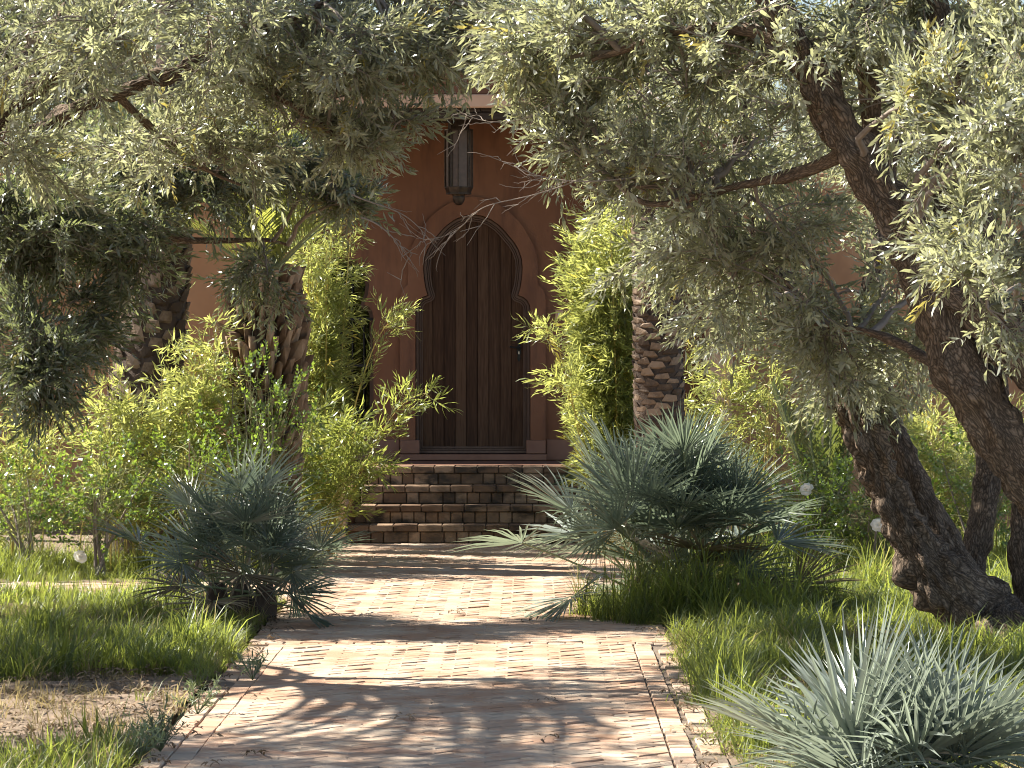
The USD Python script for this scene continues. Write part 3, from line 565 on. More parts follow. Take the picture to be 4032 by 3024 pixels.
olive('olive_tree', 'olive tree leaning in from the right edge with one thick limb crossing the upper right',
      [[(3.0, 17.0, -0.1), at(2330, 1180, 17), at(2215, 1010, 17), at(2120, 860, 17), at(2040, 700, 17), at(2000, 590, 17), at(1960, 500, 17), at(1890, 405, 17), at(1830, 320, 17), at(1765, 205, 17), at(1715, 110, 17), at(1650, -30, 17), at(1560, -250, 17.2), at(1420, -480, 17.3)],
       [at(2420, 930, 16.9), at(2300, 835, 16.9), at(2200, 745, 16.9), at(2110, 660, 16.95), at(2030, 600, 17)],
       [at(2030, 600, 17.05), at(2050, 480, 17.15), at(2055, 380, 17.2), at(2060, 290, 17.2), at(2040, 120, 17.2), at(2000, -100, 17.2), at(1980, -400, 17.2)],
       [at(1930, 440, 17.05), at(1890, 300, 17.3), at(1868, 120, 17.4), at(1850, 0, 17.4), at(1800, -300, 17.5)],
       [at(1715, 110, 17), at(1560, 60, 17.2), at(1400, 90, 17.4), at(1280, 130, 17.5)],
       [at(2120, 860, 17), at(2010, 780, 17.2), at(1880, 720, 17.5), at(1760, 700, 17.6)],
       [at(1830, 320, 17), at(1700, 380, 17.3), at(1520, 420, 17.5), at(1400, 440, 17.6), at(1330, 360, 17.6)]],
      [[0.20, 0.19, 0.16, 0.135, 0.125, 0.13, 0.13, 0.115, 0.10, 0.09, 0.085, 0.075, 0.06, 0.04], [0.17, 0.165, 0.16, 0.15, 0.12], [0.10, 0.08, 0.075, 0.07, 0.06, 0.05, 0.03], [0.06, 0.06, 0.055, 0.05, 0.03],
       [0.04, 0.03, 0.025, 0.015], [0.05, 0.03, 0.025, 0.015], [0.045, 0.035, 0.025, 0.02, 0.012]],
      [B(1900, 120, 17.3, .85, 1.0, .5, 34), B(2130, 280, 15.9, .40, .5, .5, 30), B(1560, 110, 17.4, .75, .9, .5, 36), B(1260, 70, 17.8, .55, .7, .32, 30), B(1440, 400, 17.8, .45, .8, .45, 32),
       B(1660, 560, 17.9, .55, .8, .42, 34), B(1800, 760, 18.0, .42, .5, .22, 20), B(2150, 620, 15.7, .25, .3, .35, 12), B(1985, 215, 16.1, .16, .2, .22, 9), B(2060, 520, 15.9, .12, .2, .2, 6), B(1960, 650, 18.2, .4, .5, .4, 20), B(1215, 300, 17.8, .16, .4, .14, 9), B(1140, 110, 17.8, .24, .5, .18, 18), B(1225, 200, 17.8, .16, .4, .12, 10), B(1450, 40, 17.6, .5, .6, .25, 26), B(1960, 30, 17.6, .5, .6, .3, 26), B(2180, 120, 17.0, .3, .5, .35, 20),
       B(1750, -200, 17.3, .9, 1.1, .4, 12), B(2150, -150, 16.6, .8, 1.2, .5, 14), B(1200, -130, 17.8, .6, .8, .22, 6), B(1640, 330, 18.4, .6, .6, .4, 22)],
      M['olive_leaf'], 21, (3.0, 17.0, 0), per=11, bare=bareR)
olive('olive_tree', 'olive tree standing in the right lawn, its dark trunk forking low into leaning stems',
      [[(2.80, 20.35, -0.15), at(2160, 1400, 20.4), at(2130, 1345, 20.5), at(2088, 1290, 20.5), at(2026, 1222, 20.5), at(1970, 1144, 20.5), at(1916, 1050, 20.5), at(1860, 943, 20.5), at(1800, 840, 20.6), at(1745, 740, 20.7), at(1690, 640, 20.8), at(1640, 500, 21), at(1620, 300, 21), at(1640, 0, 21)],
       [at(2130, 1320, 20.55), at(2085, 1245, 20.6), at(2035, 1160, 20.7), at(1985, 1060, 20.8), at(1945, 970, 20.9), at(1905, 880, 21), at(1880, 760, 21), at(1900, 500, 21.1), at(1950, 150, 21.2)],
       [at(2130, 1300, 20.7), at(2100, 1240, 20.9), at(2120, 1140, 21.0), at(2135, 1050, 21.1), at(2145, 940, 21.2), at(2150, 750, 21.3), at(2110, 400, 21.3), at(2080, 50, 21.3)],
       [at(2180, 1390, 20.6), at(2235, 1320, 20.7), at(2225, 1230, 20.8), at(2215, 1120, 20.9), at(2230, 900, 21), at(2250, 500, 21)]],
      [[0.36, 0.26, 0.185, 0.14, 0.12, 0.115, 0.11, 0.10, 0.095, 0.09, 0.08, 0.06, 0.04, 0.02], [0.13, 0.11, 0.095, 0.09, 0.085, 0.075, 0.06, 0.05, 0.03], [0.11, 0.095, 0.085, 0.08, 0.075, 0.06, 0.05, 0.03], [0.12, 0.11, 0.07, 0.055, 0.05, 0.03]],
      [B(1600, 300, 21.5, .8, .7, .6, 26), B(1980, 350, 21.8, .9, .7, .7, 44), B(1700, 690, 21.2, .5, .5, .3, 20), B(1880, 840, 20.4, .32, .3, .18, 12), B(2150, 560, 21.6, .5, .5, .4, 26), B(1420, 560, 21.4, .4, .5, .4, 24), B(1330, 260, 21.5, .5, .6, .5, 30),
       B(1700, -130, 21.5, 1.1, .9, .3, 12), B(2150, -150, 21.5, .9, 1.0, .4, 12), B(1560, 690, 19.6, .25, .3, .2, 8)],
      M['olive_leaf'], 22, (2.86, 20.3, 0), per=11)
olive('olive_tree', 'olive tree at the upper left with two brown limbs rising from the left edge',
      [[(-4.1, 18.6, -0.1), (-3.95, 18.7, 0.9), (-3.6, 18.8, 1.9), at(-120, 400, 18.9), at(0, 335, 18.9), at(70, 290, 18.9), at(150, 245, 18.9), at(250, 200, 18.9), at(350, 165, 18.9), at(480, 110, 18.9), at(640, 40, 19), at(800, -60, 19)],
       [(-3.75, 18.7, 1.5), at(-220, 420, 18.5), at(-60, 300, 18.4), at(60, 205, 18.4), at(140, 150, 18.4), at(230, 60, 18.4), at(330, -120, 18.4)],
       [at(350, 165, 18.9), at(480, 160, 19.0), at(600, 210, 19.1), at(720, 290, 19.1), at(800, 360, 19.1)],
       [at(250, 200, 18.9), at(330, 280, 19.1), at(420, 350, 19.3), at(520, 400, 19.4)]],
      [[0.22, 0.2, 0.16, 0.10, 0.075, 0.07, 0.065, 0.06, 0.05, 0.04, 0.03, 0.02], [0.14, 0.09, 0.08, 0.07, 0.06, 0.045, 0.025], [0.03, 0.025, 0.02, 0.016, 0.01], [0.025, 0.022, 0.018, 0.01]],
      [B(160, 90, 18.2, .6, .7, .4, 30), B(520, 90, 18.8, .7, .8, .4, 40), B(400, 310, 19.3, .7, .7, .3, 34), B(780, 130, 18.9, .36, .7, .30, 28), B(740, 300, 19.1, .24, .4, .16, 14), B(620, 250, 19.3, .4, .5, .26, 18), B(1000, 60, 19.4, .45, .6, .28, 44), B(880, 120, 19.2, .30, .4, .16, 22), B(700, 60, 19.6, .6, .5, .3, 36), B(868, 262, 19.0, .06, .15, .06, 3),
       B(60, 330, 18.6, .35, .5, .3, 12), B(300, -230, 18.8, 1.1, 1.3, .5, 34), ((-5.8, 19.3, 3.6), (1.1, 1.7, .6), 120), ((-4.6, 18.1, 4.6), (1.0, 1.8, .5), 90), ((-5.8, 15.7, 3.7), (1.0, 1.0, .5), 24), ((-5.0, 15.8, 4.8), (1.1, 1.4, .5), 110), ((-5.9, 16.3, 4.6), (.9, 1.0, .4), 70), ((-6.0, 21.0, 3.4), (.9, 1.0, .5), 80)],  # last blobs: unseen foliage added to shade the left lawn and path
      M['olive_leaf'], 23, (-4.1, 18.6, 0), per=11)
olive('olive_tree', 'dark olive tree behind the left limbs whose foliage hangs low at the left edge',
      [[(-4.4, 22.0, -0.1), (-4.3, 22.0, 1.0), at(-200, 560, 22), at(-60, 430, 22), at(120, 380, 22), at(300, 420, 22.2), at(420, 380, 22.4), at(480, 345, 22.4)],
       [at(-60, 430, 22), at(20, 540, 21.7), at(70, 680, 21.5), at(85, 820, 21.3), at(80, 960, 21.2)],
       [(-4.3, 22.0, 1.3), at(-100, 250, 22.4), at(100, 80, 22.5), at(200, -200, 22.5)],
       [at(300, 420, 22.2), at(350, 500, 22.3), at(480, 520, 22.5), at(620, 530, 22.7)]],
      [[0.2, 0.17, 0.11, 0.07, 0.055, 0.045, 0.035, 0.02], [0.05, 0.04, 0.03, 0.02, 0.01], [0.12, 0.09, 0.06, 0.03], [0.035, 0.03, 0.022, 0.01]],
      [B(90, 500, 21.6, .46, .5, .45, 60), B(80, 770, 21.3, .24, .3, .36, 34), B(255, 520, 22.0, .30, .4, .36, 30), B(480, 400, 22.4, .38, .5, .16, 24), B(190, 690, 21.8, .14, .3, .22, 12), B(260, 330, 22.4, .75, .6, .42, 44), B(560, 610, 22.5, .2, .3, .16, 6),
       B(755, 430, 22.4, .15, .3, .12, 12), B(640, 370, 22.6, .3, .4, .16, 14), B(200, -100, 22.5, 1.0, 1.0, .5, 30), ((-5.1, 22.7, 3.5), (.8, .9, .5), 60), ((-2.4, 20.0, 4.8), (.9, .8, .35), 50), ((-2.9, 21.5, 4.8), (.9, .8, .35), 60), ((-5.8, 22.5, 3.5), (1.0, 1.0, .5), 90), ((-3.4, 23.3, 4.8), (.8, .7, .35), 50)],  # last blobs: out-of-view foliage added to shade fan palms and right lawn
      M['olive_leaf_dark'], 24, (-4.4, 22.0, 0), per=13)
for k, (x, y, seed, lab) in enumerate(((150, 42.0, 31, 'leftmost of the sunlit olive crowns showing above the house wall'), (620, 43.0, 34, 'sunlit olive crown above the house wall, between the left tree and the canopy'), (1080, 42.0, 32, 'sunlit olive crown directly behind the canopy'), (1560, 43.0, 33, 'sunlit olive crown above the house wall, right of the canopy'), (2060, 42.0, 35, 'rightmost of the sunlit olive crowns showing above the house wall'))):
    X = (x - 1145) / F * y
    olive('background_olive_tree', lab, [[(X, y, -0.1), (X + 0.1, y, 1.5), (X - 0.2, y, 3.0), (X, y, 4.6), (X + 0.2, y, 6.0)], [(X - 0.2, y, 2.4), (X - 1.2, y - 0.3, 3.8), (X - 1.7, y - 0.4, 5.0)], [(X - 0.1, y, 2.6), (X + 1.1, y + 0.2, 4.0), (X + 1.6, y + 0.1, 5.2)]],
          [[0.25, 0.2, 0.16, 0.1, 0.04], [0.1, 0.07, 0.03], [0.1, 0.07, 0.03]],
          [((X, y, 5.0), (1.5, 0.9, 1.3), 80), ((X - 1.2, y - 0.3, 4.3), (0.8, 0.6, 0.9), 44), ((X + 1.2, y, 4.3), (0.8, 0.6, 0.9), 44)], M['olive_leaf'], seed, (X, y, 0), per=12, size=1.25, sides=12, group='olive trees behind the house')
olive('olive_tree', 'olive tree added by the house wall at the far left to shade the steps',
      [[(-5.2, 31.0, -0.1), (-5.1, 31.0, 1.2), (-4.9, 31.1, 2.4), (-4.7, 31.2, 3.6), (-4.5, 31.2, 4.8)], [(-4.9, 31.1, 2.4), (-4.4, 31.0, 3.3), (-3.9, 30.9, 4.0)]], [[0.2, 0.16, 0.12, 0.08, 0.03], [0.08, 0.06, 0.03]],
      [((-4.6, 31.2, 4.4), (1.1, 0.8, 0.7), 110), ((-3.9, 30.9, 3.8), (0.8, 0.7, 0.5), 50), ((-3.8, 32.2, 4.5), (1.1, 0.6, 0.6), 120)], M['olive_leaf'], 36, (-5.2, 31.0, 0), per=12, sides=14)  # added tree: its crown keeps the sun off the steps and paving

# ------------------------------------------------------------------ fan palms (low, blue-grey)
def fan_frond(t, rng, base, d, plen, R, roll, dry=False, nseg=None, spread=None, tilt=None, green='fan_leaf'):
    d = nrm(d); up = np.array([0, 0, 1.0]); e = base + d * plen - up * 0.10 * plen * (1 - d[2])
    pts = bez(base, base + d * plen * 0.55, e, 8); a = nrm(pts[-1] - pts[-2])
    s = nrm(np.cross(a, up) + 1e-6); n = np.cross(s, a)
    Rm = Rotation.from_rotvec(a * roll).as_matrix(); s, n = Rm @ s, Rm @ n
    tl = rng.uniform(0.0, 0.55) if tilt is None else tilt
    a2 = nrm(a * math.cos(tl) - n * math.sin(tl)); n2 = nrm(np.cross(s, a2)); h = pts[-1]
    nseg = nseg or rng.integers(24, 32); spread = math.radians(spread or rng.uniform(88, 125)); th = np.linspace(-spread, spread, nseg); dth = th[1] - th[0]
    V, Fc = [], []
    for q in th:
        q = q + rng.normal(0, 0.025); L = R * (1 - 0.22 * (q / spread)**2) * rng.uniform(0.9, 1.06)
        dr = nrm(a2 * math.cos(q) + s * math.sin(q) + n2 * (0.22 * abs(math.sin(q)) + rng.normal(0, 0.05)))
        w_ = nrm(np.cross(n2, dr)); nn = np.cross(dr, w_); b0 = len(V)
        for r, wd in ((0.05, 0.05), (0.28, 0.28), (0.64, 0.20)):
            c = h + dr * L * r - up * 0.05 * L * r * r; w2 = wd * L * math.tan(dth / 2) * 1.0
            V += [c + w_ * w2, c - nn * w2 * 0.85, c - w_ * w2]
        V.append(h + dr * L - up * (0.07 * L + rng.uniform(0, 0.05) * L))
        for k in (0, 3): Fc += [[b0 + k, b0 + k + 3, b0 + k + 4], [b0 + k, b0 + k + 4, b0 + k + 1], [b0 + k + 1, b0 + k + 4, b0 + k + 5], [b0 + k + 1, b0 + k + 5, b0 + k + 2]]
        Fc += [[b0 + 6, b0 + 9, b0 + 7], [b0 + 7, b0 + 9, b0 + 8]]
    fr = obj('frond', (np.array(V), np.array(Fc)), M['fan_leaf_dry'] if dry else M[green], t, label='dry brown frond' if dry else None)
    tb = tube(pts, np.linspace(0.0085, 0.0055, 8), 5); obj('petiole', (tb[0], tb[1]), M['petiole'], fr)
def fan_palm(name, label, base, seed, fronds, scale, stems=((0, 0),), dry=4, pet=1.0, blade=1.0, flat=1.15, green='fan_leaf', pathside=-1):
    rng = np.random.default_rng(seed); t = thing(name, label, 'fan palm', base); base = np.array(base, float)
    for (dx, dy) in stems:
        b = base + [dx, dy, 0]; tb = tube([b - [0, 0, .08], b + [0, 0, 0.10], b + [0, 0, 0.22]], [0.075, 0.085, 0.05], 12, bump=0.012, freq=12)
        obj('trunk', (tb[0], tb[1]), M['palm_core'], t)
    for k in range(fronds):
        dx, dy = stems[k % len(stems)]; b = base + [dx, dy, rng.uniform(0.08, 0.2)]
        el = math.radians(88 * (1 - ((k + 0.5) / fronds)**flat) - 2 + rng.normal(0, 7)); az = k * 2.39996 + rng.normal(0, 0.25)
        d = np.array([math.cos(az) * math.cos(el), math.sin(az) * math.cos(el), math.sin(el)])
        fan_frond(t, rng, b, d, scale * rng.uniform(0.30, 0.68) * (1.0 if el > 0.3 else 0.85) * pet, scale * blade * rng.uniform(0.36, 0.46), rng.normal(0, 0.5), dry=(k >= fronds - dry) and math.cos(az) * pathside > -0.2, green=green)
    return t, rng
fan_palm('fan_palm', 'bluish fan palm at the left edge of the path, in front of the rose bushes', (-1.78, 21.9, 0), 51, 46, 0.95, ((0, 0), (-0.16, 0.1), (0.15, -0.05)), dry=12)
fan_palm('fan_palm', 'largest bluish fan palm, right of the path in front of the ringed palm trunk', (0.98, 22.7, 0), 52, 70, 1.24, ((0.12, 0.0), (-0.1, 0.1), (0.0, -0.1), (-0.28, -0.1)), dry=15, flat=1.6, pathside=1)
fan_palm('fan_palm', 'fan palm in the lower right corner, fronds coloured pale as if sunlit', (1.26, 12.5, -0.05), 53, 30, 1.05, ((0, 0), (0.22, 0.1), (-0.14, 0.1)), dry=2, pet=0.42, blade=1.2, flat=1.4, green='fan_leaf_lit')

# ------------------------------------------------------------------ date palms
def date_frond(t, rng, base, d, L, droop, mat, npair=46, ll=0.34, name='frond'):
    d = nrm(d); n = 14; tt = np.linspace(0, 1, n)[:, None]
    pts = base + d * L * tt - np.array([0, 0, 1.0]) * droop * L * tt**2.2
    tan = nrm(np.gradient(pts, axis=0)); Bp, Dd, Nn, Ll = [], [], [], []
    for k in range(npair):
        u = 0.10 + 0.9 * (k + 0.5) / npair; i = min(n - 2, int(u * (n - 1))); fr = u * (n - 1) - i; p = pts[i] * (1 - fr) + pts[i + 1] * fr; a = tan[i]
        s = nrm(np.cross(a, [0, 0, 1.0]) + 1e-5); nn = np.cross(s, a)
        for sg in (-1, 1):
            fw = 0.75 + 0.7 * u
            Bp.append(p); Dd.append(a * fw + s * sg * rng.uniform(0.7, 1.0) + nn * rng.uniform(0.15, 0.6)); Nn.append(nn + s * sg * -0.6); Ll.append(ll * (0.55 + 0.9 * math.sin(math.pi * min(1, u * 0.9 + 0.08))) * rng.uniform(0.85, 1.1) * 0.75)
    lv = leaf_mesh(Bp, Dd, Nn, np.array(Ll), 0.017, 0.25, 0.3)
    rt = tube(pts, np.linspace(0.016, 0.003, n), 5)
    f = obj(name, lv, mat, t); obj('rachis', (rt[0], rt[1]), M['petiole'], f)
def leaf_base(c, out, up, w, h, p, rng):
    t = nrm(np.cross(up, out)); j = lambda s: rng.normal(0, s)
    q = [(-w / 2, 0, -0.02), (w / 2, 0, -0.02), (-w * .5, h * .45, p * .40), (w * .5, h * .45, p * .40), (-w * .32 + j(.006), h + j(.012), p * .85), (w * .32 + j(.006), h + j(.012), p * .95), (-w * .3, h * .9, p * .25), (w * .3, h * .9, p * .25), (0, h * .35, p * .72)]
    return hull([c + t * a + up * b + out * e for a, b, e in q])
def date_palm(label, pts, rad, seed, n_base, w, h, p, fronds, fl, mat, elev=(75, 5), stub_mat=None, droop=0.5, stub=(0, 0), span=(0, 1)):
    rng = np.random.default_rng(seed); pts = np.asarray(pts, float)
    t = thing('date_palm', label, 'palm tree', pts[0]); L = spline(pts, 50); r = np.interp(np.linspace(0, 1, 50), np.linspace(0, 1, len(rad)), rad)
    tb = tube(L, r, 20, bump=0.015, freq=12, seed=seed); obj('trunk', (tb[0], tb[1]), M['palm_core'], t, smooth=True)
    for k in range(n_base):
        u = span[0] + (span[1] - span[0]) * (k + 0.5) / n_base; i = min(48, int(u * 49)); a = k * 2.39996 + rng.normal(0, 0.05); up = nrm(L[i + 1] - L[i]); fi = u * 49 - i; pc = L[i] * (1 - fi) + L[min(49, i + 1)] * fi; o = np.array([math.cos(a), math.sin(a), 0]); o = nrm(o - up * (o @ up))
        long = u > 1 - stub[0] if stub[0] else False
        obj('leaf_base', leaf_base(pc + o * r[i] * 0.93 - up * h * 0.3, o, up, w * rng.uniform(0.85, 1.1), (h + (stub[1] if long else 0)) * rng.uniform(0.9, 1.1), (p + (stub[1] * 0.8 if long else 0)) * rng.uniform(0.8, 1.25), rng), (stub_mat or M['palm_scale']), t)
    top = L[-1]
    for k in range(fronds):
        u = (k + 0.5) / fronds; el = math.radians(elev[0] + (elev[1] - elev[0]) * u + rng.normal(0, 5)); az = k * 2.39996 + rng.normal(0, 0.2)
        d = np.array([math.cos(az) * math.cos(el), math.sin(az) * math.cos(el), math.sin(el)])
        date_frond(t, rng, top + d * 0.05, d, fl * rng.uniform(0.85, 1.1), droop * (0.35 + 0.8 * u), mat)
    return t
date_palm('tall date palm with a thick scaly trunk behind the left bushes', [(-2.96, 28, -0.1), at(310, 1100, 28), at(312, 900, 28), at(325, 750, 28), at(345, 600, 28), at(360, 450, 28), at(372, 300, 28), at(378, 100, 28), at(380, -200, 28), at(380, -480, 28)], [0.33, 0.32, 0.29, 0.24, 0.19, 0.16, 0.15, 0.15, 0.14, 0.14], 61, 298, 0.11, 0.115, 0.042, 20, 1.9, M['date_leaf'], (80, 0), span=(0.07, 0.55))
date_palm('short shaggy date palm with cut stubs and upright yellowish fronds, left of the tall bamboo', [at(575, 1230, 27), at(570, 1000, 27), at(570, 830, 27), at(572, 700, 27), at(575, 610, 27)], [0.22, 0.23, 0.25, 0.24, 0.16], 62, 290, 0.055, 0.13, 0.085, 20, 1.35, M['date_leaf_lit'], (86, 38), stub_mat=M['palm_stub'], droop=0.22, stub=(0.50, 0.06), span=(0.25, 1.0))
date_palm('date palm with a dark ringed trunk behind the largest fan palm', [at(1435, 1250, 26), at(1428, 1000, 26), at(1422, 800, 26), at(1420, 600, 26), at(1415, 400, 26), at(1412, 250, 26), at(1410, -50, 26), at(1408, -380, 26)], [0.19, 0.18, 0.175, 0.175, 0.165, 0.155, 0.15, 0.15], 63, 298, 0.125, 0.055, 0.026, 18, 1.5, M['date_leaf'], (78, 5), span=(0.16, 0.50))
def small_palm(label, base, seed, n, L, elev, mat, droop=0.5, azr=None):
    rng = np.random.default_rng(seed); t = thing('young_palm', label, 'palm', base); base = np.array(base, float)
    tb = tube([base - [0, 0, 0.05], base + [0, 0, 0.12]], [0.06, 0.045], 10, bump=0.01); obj('trunk', (tb[0], tb[1]), M['palm_core'], t)
    for k in range(n):
        az = k * 2.39996 if azr is None else rng.uniform(*azr); el = math.radians(rng.uniform(*elev))
        d = np.array([math.cos(az) * math.cos(el), math.sin(az) * math.cos(el), math.sin(el)])
        date_frond(t, rng, base + [0, 0, 0.1], d, L * rng.uniform(0.85, 1.1), droop, mat, npair=34, ll=0.26)
small_palm('young palm with stiff upright fronds in the right bed behind the leaning trunk', (2.28, 27.4, 0), 71, 13, 1.45, (68, 88), M['date_leaf'], 0.10)
small_palm('small dark palm arching over the right end of the steps', (0.86, 31.3, 0.2), 72, 14, 0.95, (25, 75), M['date_leaf'], 0.55)

# ------------------------------------------------------------------ bamboo and roses
def protos(rng, n, mat, twigmat, **kw):
    out = []
    for k in range(n):
        lv, tw = spray(rng, **kw); out.append([('leaves', lv, mat), ('twig', tw, twigmat)])
    return out
def bamboo(label, base, seed, culms, h, spread, mat, lean=(0, 0), leaf=0.105, dens=16, r=0.007, bottom=0.25, group=None, width=0.30, droop=0.0, arch=()):
    rng = np.random.default_rng(seed); t = thing('bamboo', label, 'bamboo', base, group); base = np.array(base, float); P_, D_ = [], []
    side = []
    for k, e in enumerate(arch):
        s0 = base + [rng.normal(0, 0.08), rng.normal(0, 0.08), 0.0]; e = np.asarray(e, float); L = bez(s0, s0 * 0.45 + e * 0.55 + [0, 0, 0.45 * abs(e[2] - s0[2])], e, 16)
        tb = tube(L, np.linspace(r, r * 0.2, 16), 6); obj('culm', (tb[0], tb[1]), M['culm'], t)
        for q in range(34):
            i = rng.integers(7, 16); p = L[i]; e2 = p + rng.normal(0, 0.045, 3); side.append(bez(p, (p + e2) / 2, e2, 4)); P_.append(e2); D_.append(nrm(L[min(15, i + 1)] - L[i - 1]) * 0.8 + rng.normal(0, 0.45, 3))
    for k in range(culms):
        o = rng.normal(0, 1, 2) * spread * 0.45; hh = h * rng.uniform(0.6, 1.05); b = base + [o[0], o[1], -0.03]
        ln = np.array([lean[0] + o[0] * 0.22 + rng.normal(0, 0.04), lean[1] + o[1] * 0.2 + rng.normal(0, 0.05)])
        tt = np.linspace(0, 1, 14)[:, None]; L = b + np.hstack([ln[0] * tt**2 * hh, ln[1] * tt**2 * hh, hh * (tt - droop * tt**3)])
        tb = tube(L, np.linspace(r, r * 0.25, 14) * rng.uniform(0.8, 1.2), 6); obj('culm', (tb[0], tb[1]), M['culm'], t)
        for q in range(int(dens * hh)):
            u = bottom + (1 - bottom) * rng.random()**0.85; i = min(12, int(u * 13)); fr = u * 13 - i; p = L[i] * (1 - fr) + L[i + 1] * fr
            az = rng.uniform(0, 6.28); rad = width * (1.05 - u * 0.75) * rng.random()**0.6
            e = p + [math.cos(az) * rad, math.sin(az) * rad, rng.uniform(0.0, 0.6) * rad]
            side.append(bez(p, (p + e) / 2 + [0, 0, 0.03], e, 4)); P_.append(e); D_.append(nrm([math.cos(az), math.sin(az), rng.uniform(-0.6, 0.9)]))
        P_.append(L[-2]); D_.append(L[-1] - L[-2])
    obj('branchlets', twigs(side, 0.0022, 0.001, 3), M['culm'], t, kind='stuff')
    n = len(P_)
    instances(t, 'leaves', protos(rng, 7, mat, M['green_twig'], length=0.16, pairs=5, ll=leaf, lw=leaf * 0.115, angle=48, opposite=False, curl=0.6, wild=0.7), P_, frames(np.array(D_), rng.uniform(0, 6.28, n)), rng.uniform(0.7, 1.25, n), rng.integers(0, 7, n), kind='stuff')
def gx(x, y): return ((x - 1145) / F * y, y, 0)
bamboo('tall bamboo clump with golden stems left of the door', gx(690, 29.2), 81, 36, 2.8, 0.13, M['bamboo_leaf'], r=0.010, dens=14, width=0.075, arch=[at(858, 690, 28.7)])
bamboo('low bamboo spilling towards the steps beside the left fan palm', gx(676, 28.2), 82, 16, 1.2, 0.26, M['bamboo_leaf_green'], dens=30, width=0.15, lean=(0.10, -0.05), arch=[at(920, 850, 27.6), at(820, 1000, 27.7)])
bamboo('bright bamboo shoot rising between the two left palm trunks', gx(440, 26.6), 83, 12, 1.95, 0.17, M['bamboo_leaf'], dens=24, width=0.17)
bamboo('bright bamboo clump in front of the thick scaly palm trunk', gx(300, 26.4), 84, 14, 1.5, 0.30, M['bamboo_leaf'], dens=25, width=0.20)
bamboo('bright bamboo clump at the far left edge', gx(10, 26.8), 85, 14, 1.25, 0.36, M['bamboo_leaf'], dens=19, width=0.22, lean=(0.08, 0))
bamboo('dense bright bamboo right of the door, beside the ringed palm trunk', gx(1325, 28.6), 86, 46, 2.75, 0.17, M['bamboo_leaf'], r=0.008, dens=34, width=0.10, lean=(-0.01, 0), arch=[at(1172, 706, 28.0), at(1200, 830, 28.2)])
bamboo('thin bamboo against the wall right of the ringed palm trunk', gx(1590, 29.2), 87, 16, 1.75, 0.55, M['bamboo_leaf'], dens=16, width=0.3)
bamboo('bamboo shrub behind the leaning olive stems at the right', gx(2060, 27.2), 88, 18, 1.35, 0.60, M['bamboo_leaf'], dens=28, width=0.26)
def rose(name, label, base, seed, h, w, n, flowers, mat, cat='rose bush', leaf=0.042, stems=7):
    rng = np.random.default_rng(seed); t = thing(name, label, cat, base); base = np.array(base, float); P_, D_, side = [], [], []
    ends = []
    for k in range(stems):
        a = rng.uniform(0, 6.28); e = base + [math.cos(a) * w * 0.4 * rng.random(), math.sin(a) * w * 0.4 * rng.random(), h * rng.uniform(0.55, 0.95)]
        s = base + [rng.normal(0, 0.06), rng.normal(0, 0.06), -0.04]; L = bez(s, (s + e) / 2 + [rng.normal(0, .05), rng.normal(0, .05), 0.1 * h], e, 12); ends.append(L)
        tb = tube(L, np.linspace(0.013, 0.004, 12), 6); obj('stem', (tb[0], tb[1]), M['twig'], t)
    for q in range(n):
        u = nrm(rng.normal(size=3)); e = base + [0, 0, h * 0.60] + u * [w * 0.5, w * 0.4, h * 0.45] * rng.random()**0.4
        L = ends[rng.integers(stems)]; s = L[rng.integers(4, 12)]; side.append(bez(s, (s + e) / 2 + [0, 0, 0.05], e, 5)); P_.append(e); D_.append(nrm(e - s) + [0, 0, 0.3] + rng.normal(0, 0.5, 3))
    obj('twigs', twigs(side, 0.003, 0.0012, 3), M['green_twig'], t, kind='stuff'); m = len(P_)
    instances(t, 'leaves', protos(rng, 7, mat, M['green_twig'], length=0.15, pairs=6, ll=leaf, lw=leaf * 0.5, angle=60, curl=0.4, wild=0.6), P_, frames(np.array(D_), rng.uniform(0, 6.28, m)), rng.uniform(0.7, 1.2, m), rng.integers(0, 7, m), kind='stuff')
    for c, r in flowers:
        c = np.array(c); s = ends[rng.integers(stems)][-1]
        V = []
        for ring, (cnt, el, R) in enumerate(((5, 5, 1.0), (5, 40, 0.8), (3, 70, 0.55))):
            for k in range(cnt):
                a = (k + 0.5 * (ring % 2)) / cnt * 6.283 + rng.normal(0, 0.15); e = math.radians(el + rng.normal(0, 6)); ax = np.array([0.45 * math.sin(c[0] * 9), -0.75, 0.45]); ax /= np.linalg.norm(ax)
                x_ = nrm(np.cross(ax, [1, 0, 0])); y_ = np.cross(ax, x_); o = x_ * math.cos(a) + y_ * math.sin(a); tg = np.cross(ax, o)
                g_ = []
                for vv in np.linspace(0, 1, 5):
                    ww = 0.58 * math.sin(math.pi * (0.12 + 0.66 * vv)) * R * (1 + 0.15 * math.sin(7 * a))
                    for uu in np.linspace(-1, 1, 5):
                        g_.append(c + r * (o * R * vv * math.cos(e) + ax * (R * vv * math.sin(e) * (1 - 0.25 * vv) + 0.12 * ww * uu * uu) + tg * uu * ww))
                V.append(np.array(g_))
        i, j = np.meshgrid(np.arange(4), np.arange(4), indexing='ij'); q = (i * 5 + j).ravel(); fc = np.vstack([np.c_[q, q + 1, q + 6], np.c_[q, q + 6, q + 5]])
        fl = obj('flower', join([(v, fc) for v in V]), M['petal'], t, smooth=True, label='white open rose')
        tb = tube(bez(s, (s + c) / 2 + [0, 0, 0.05], c, 10), 0.003, 5); obj('flower_stem', (tb[0], tb[1]), M['green_twig'], fl)
rose('rose_bush', 'leafy rose bush at the left edge beyond the cross path', gx(60, 26.0), 91, 0.85, 0.95, 110, [], M['rose_leaf'])
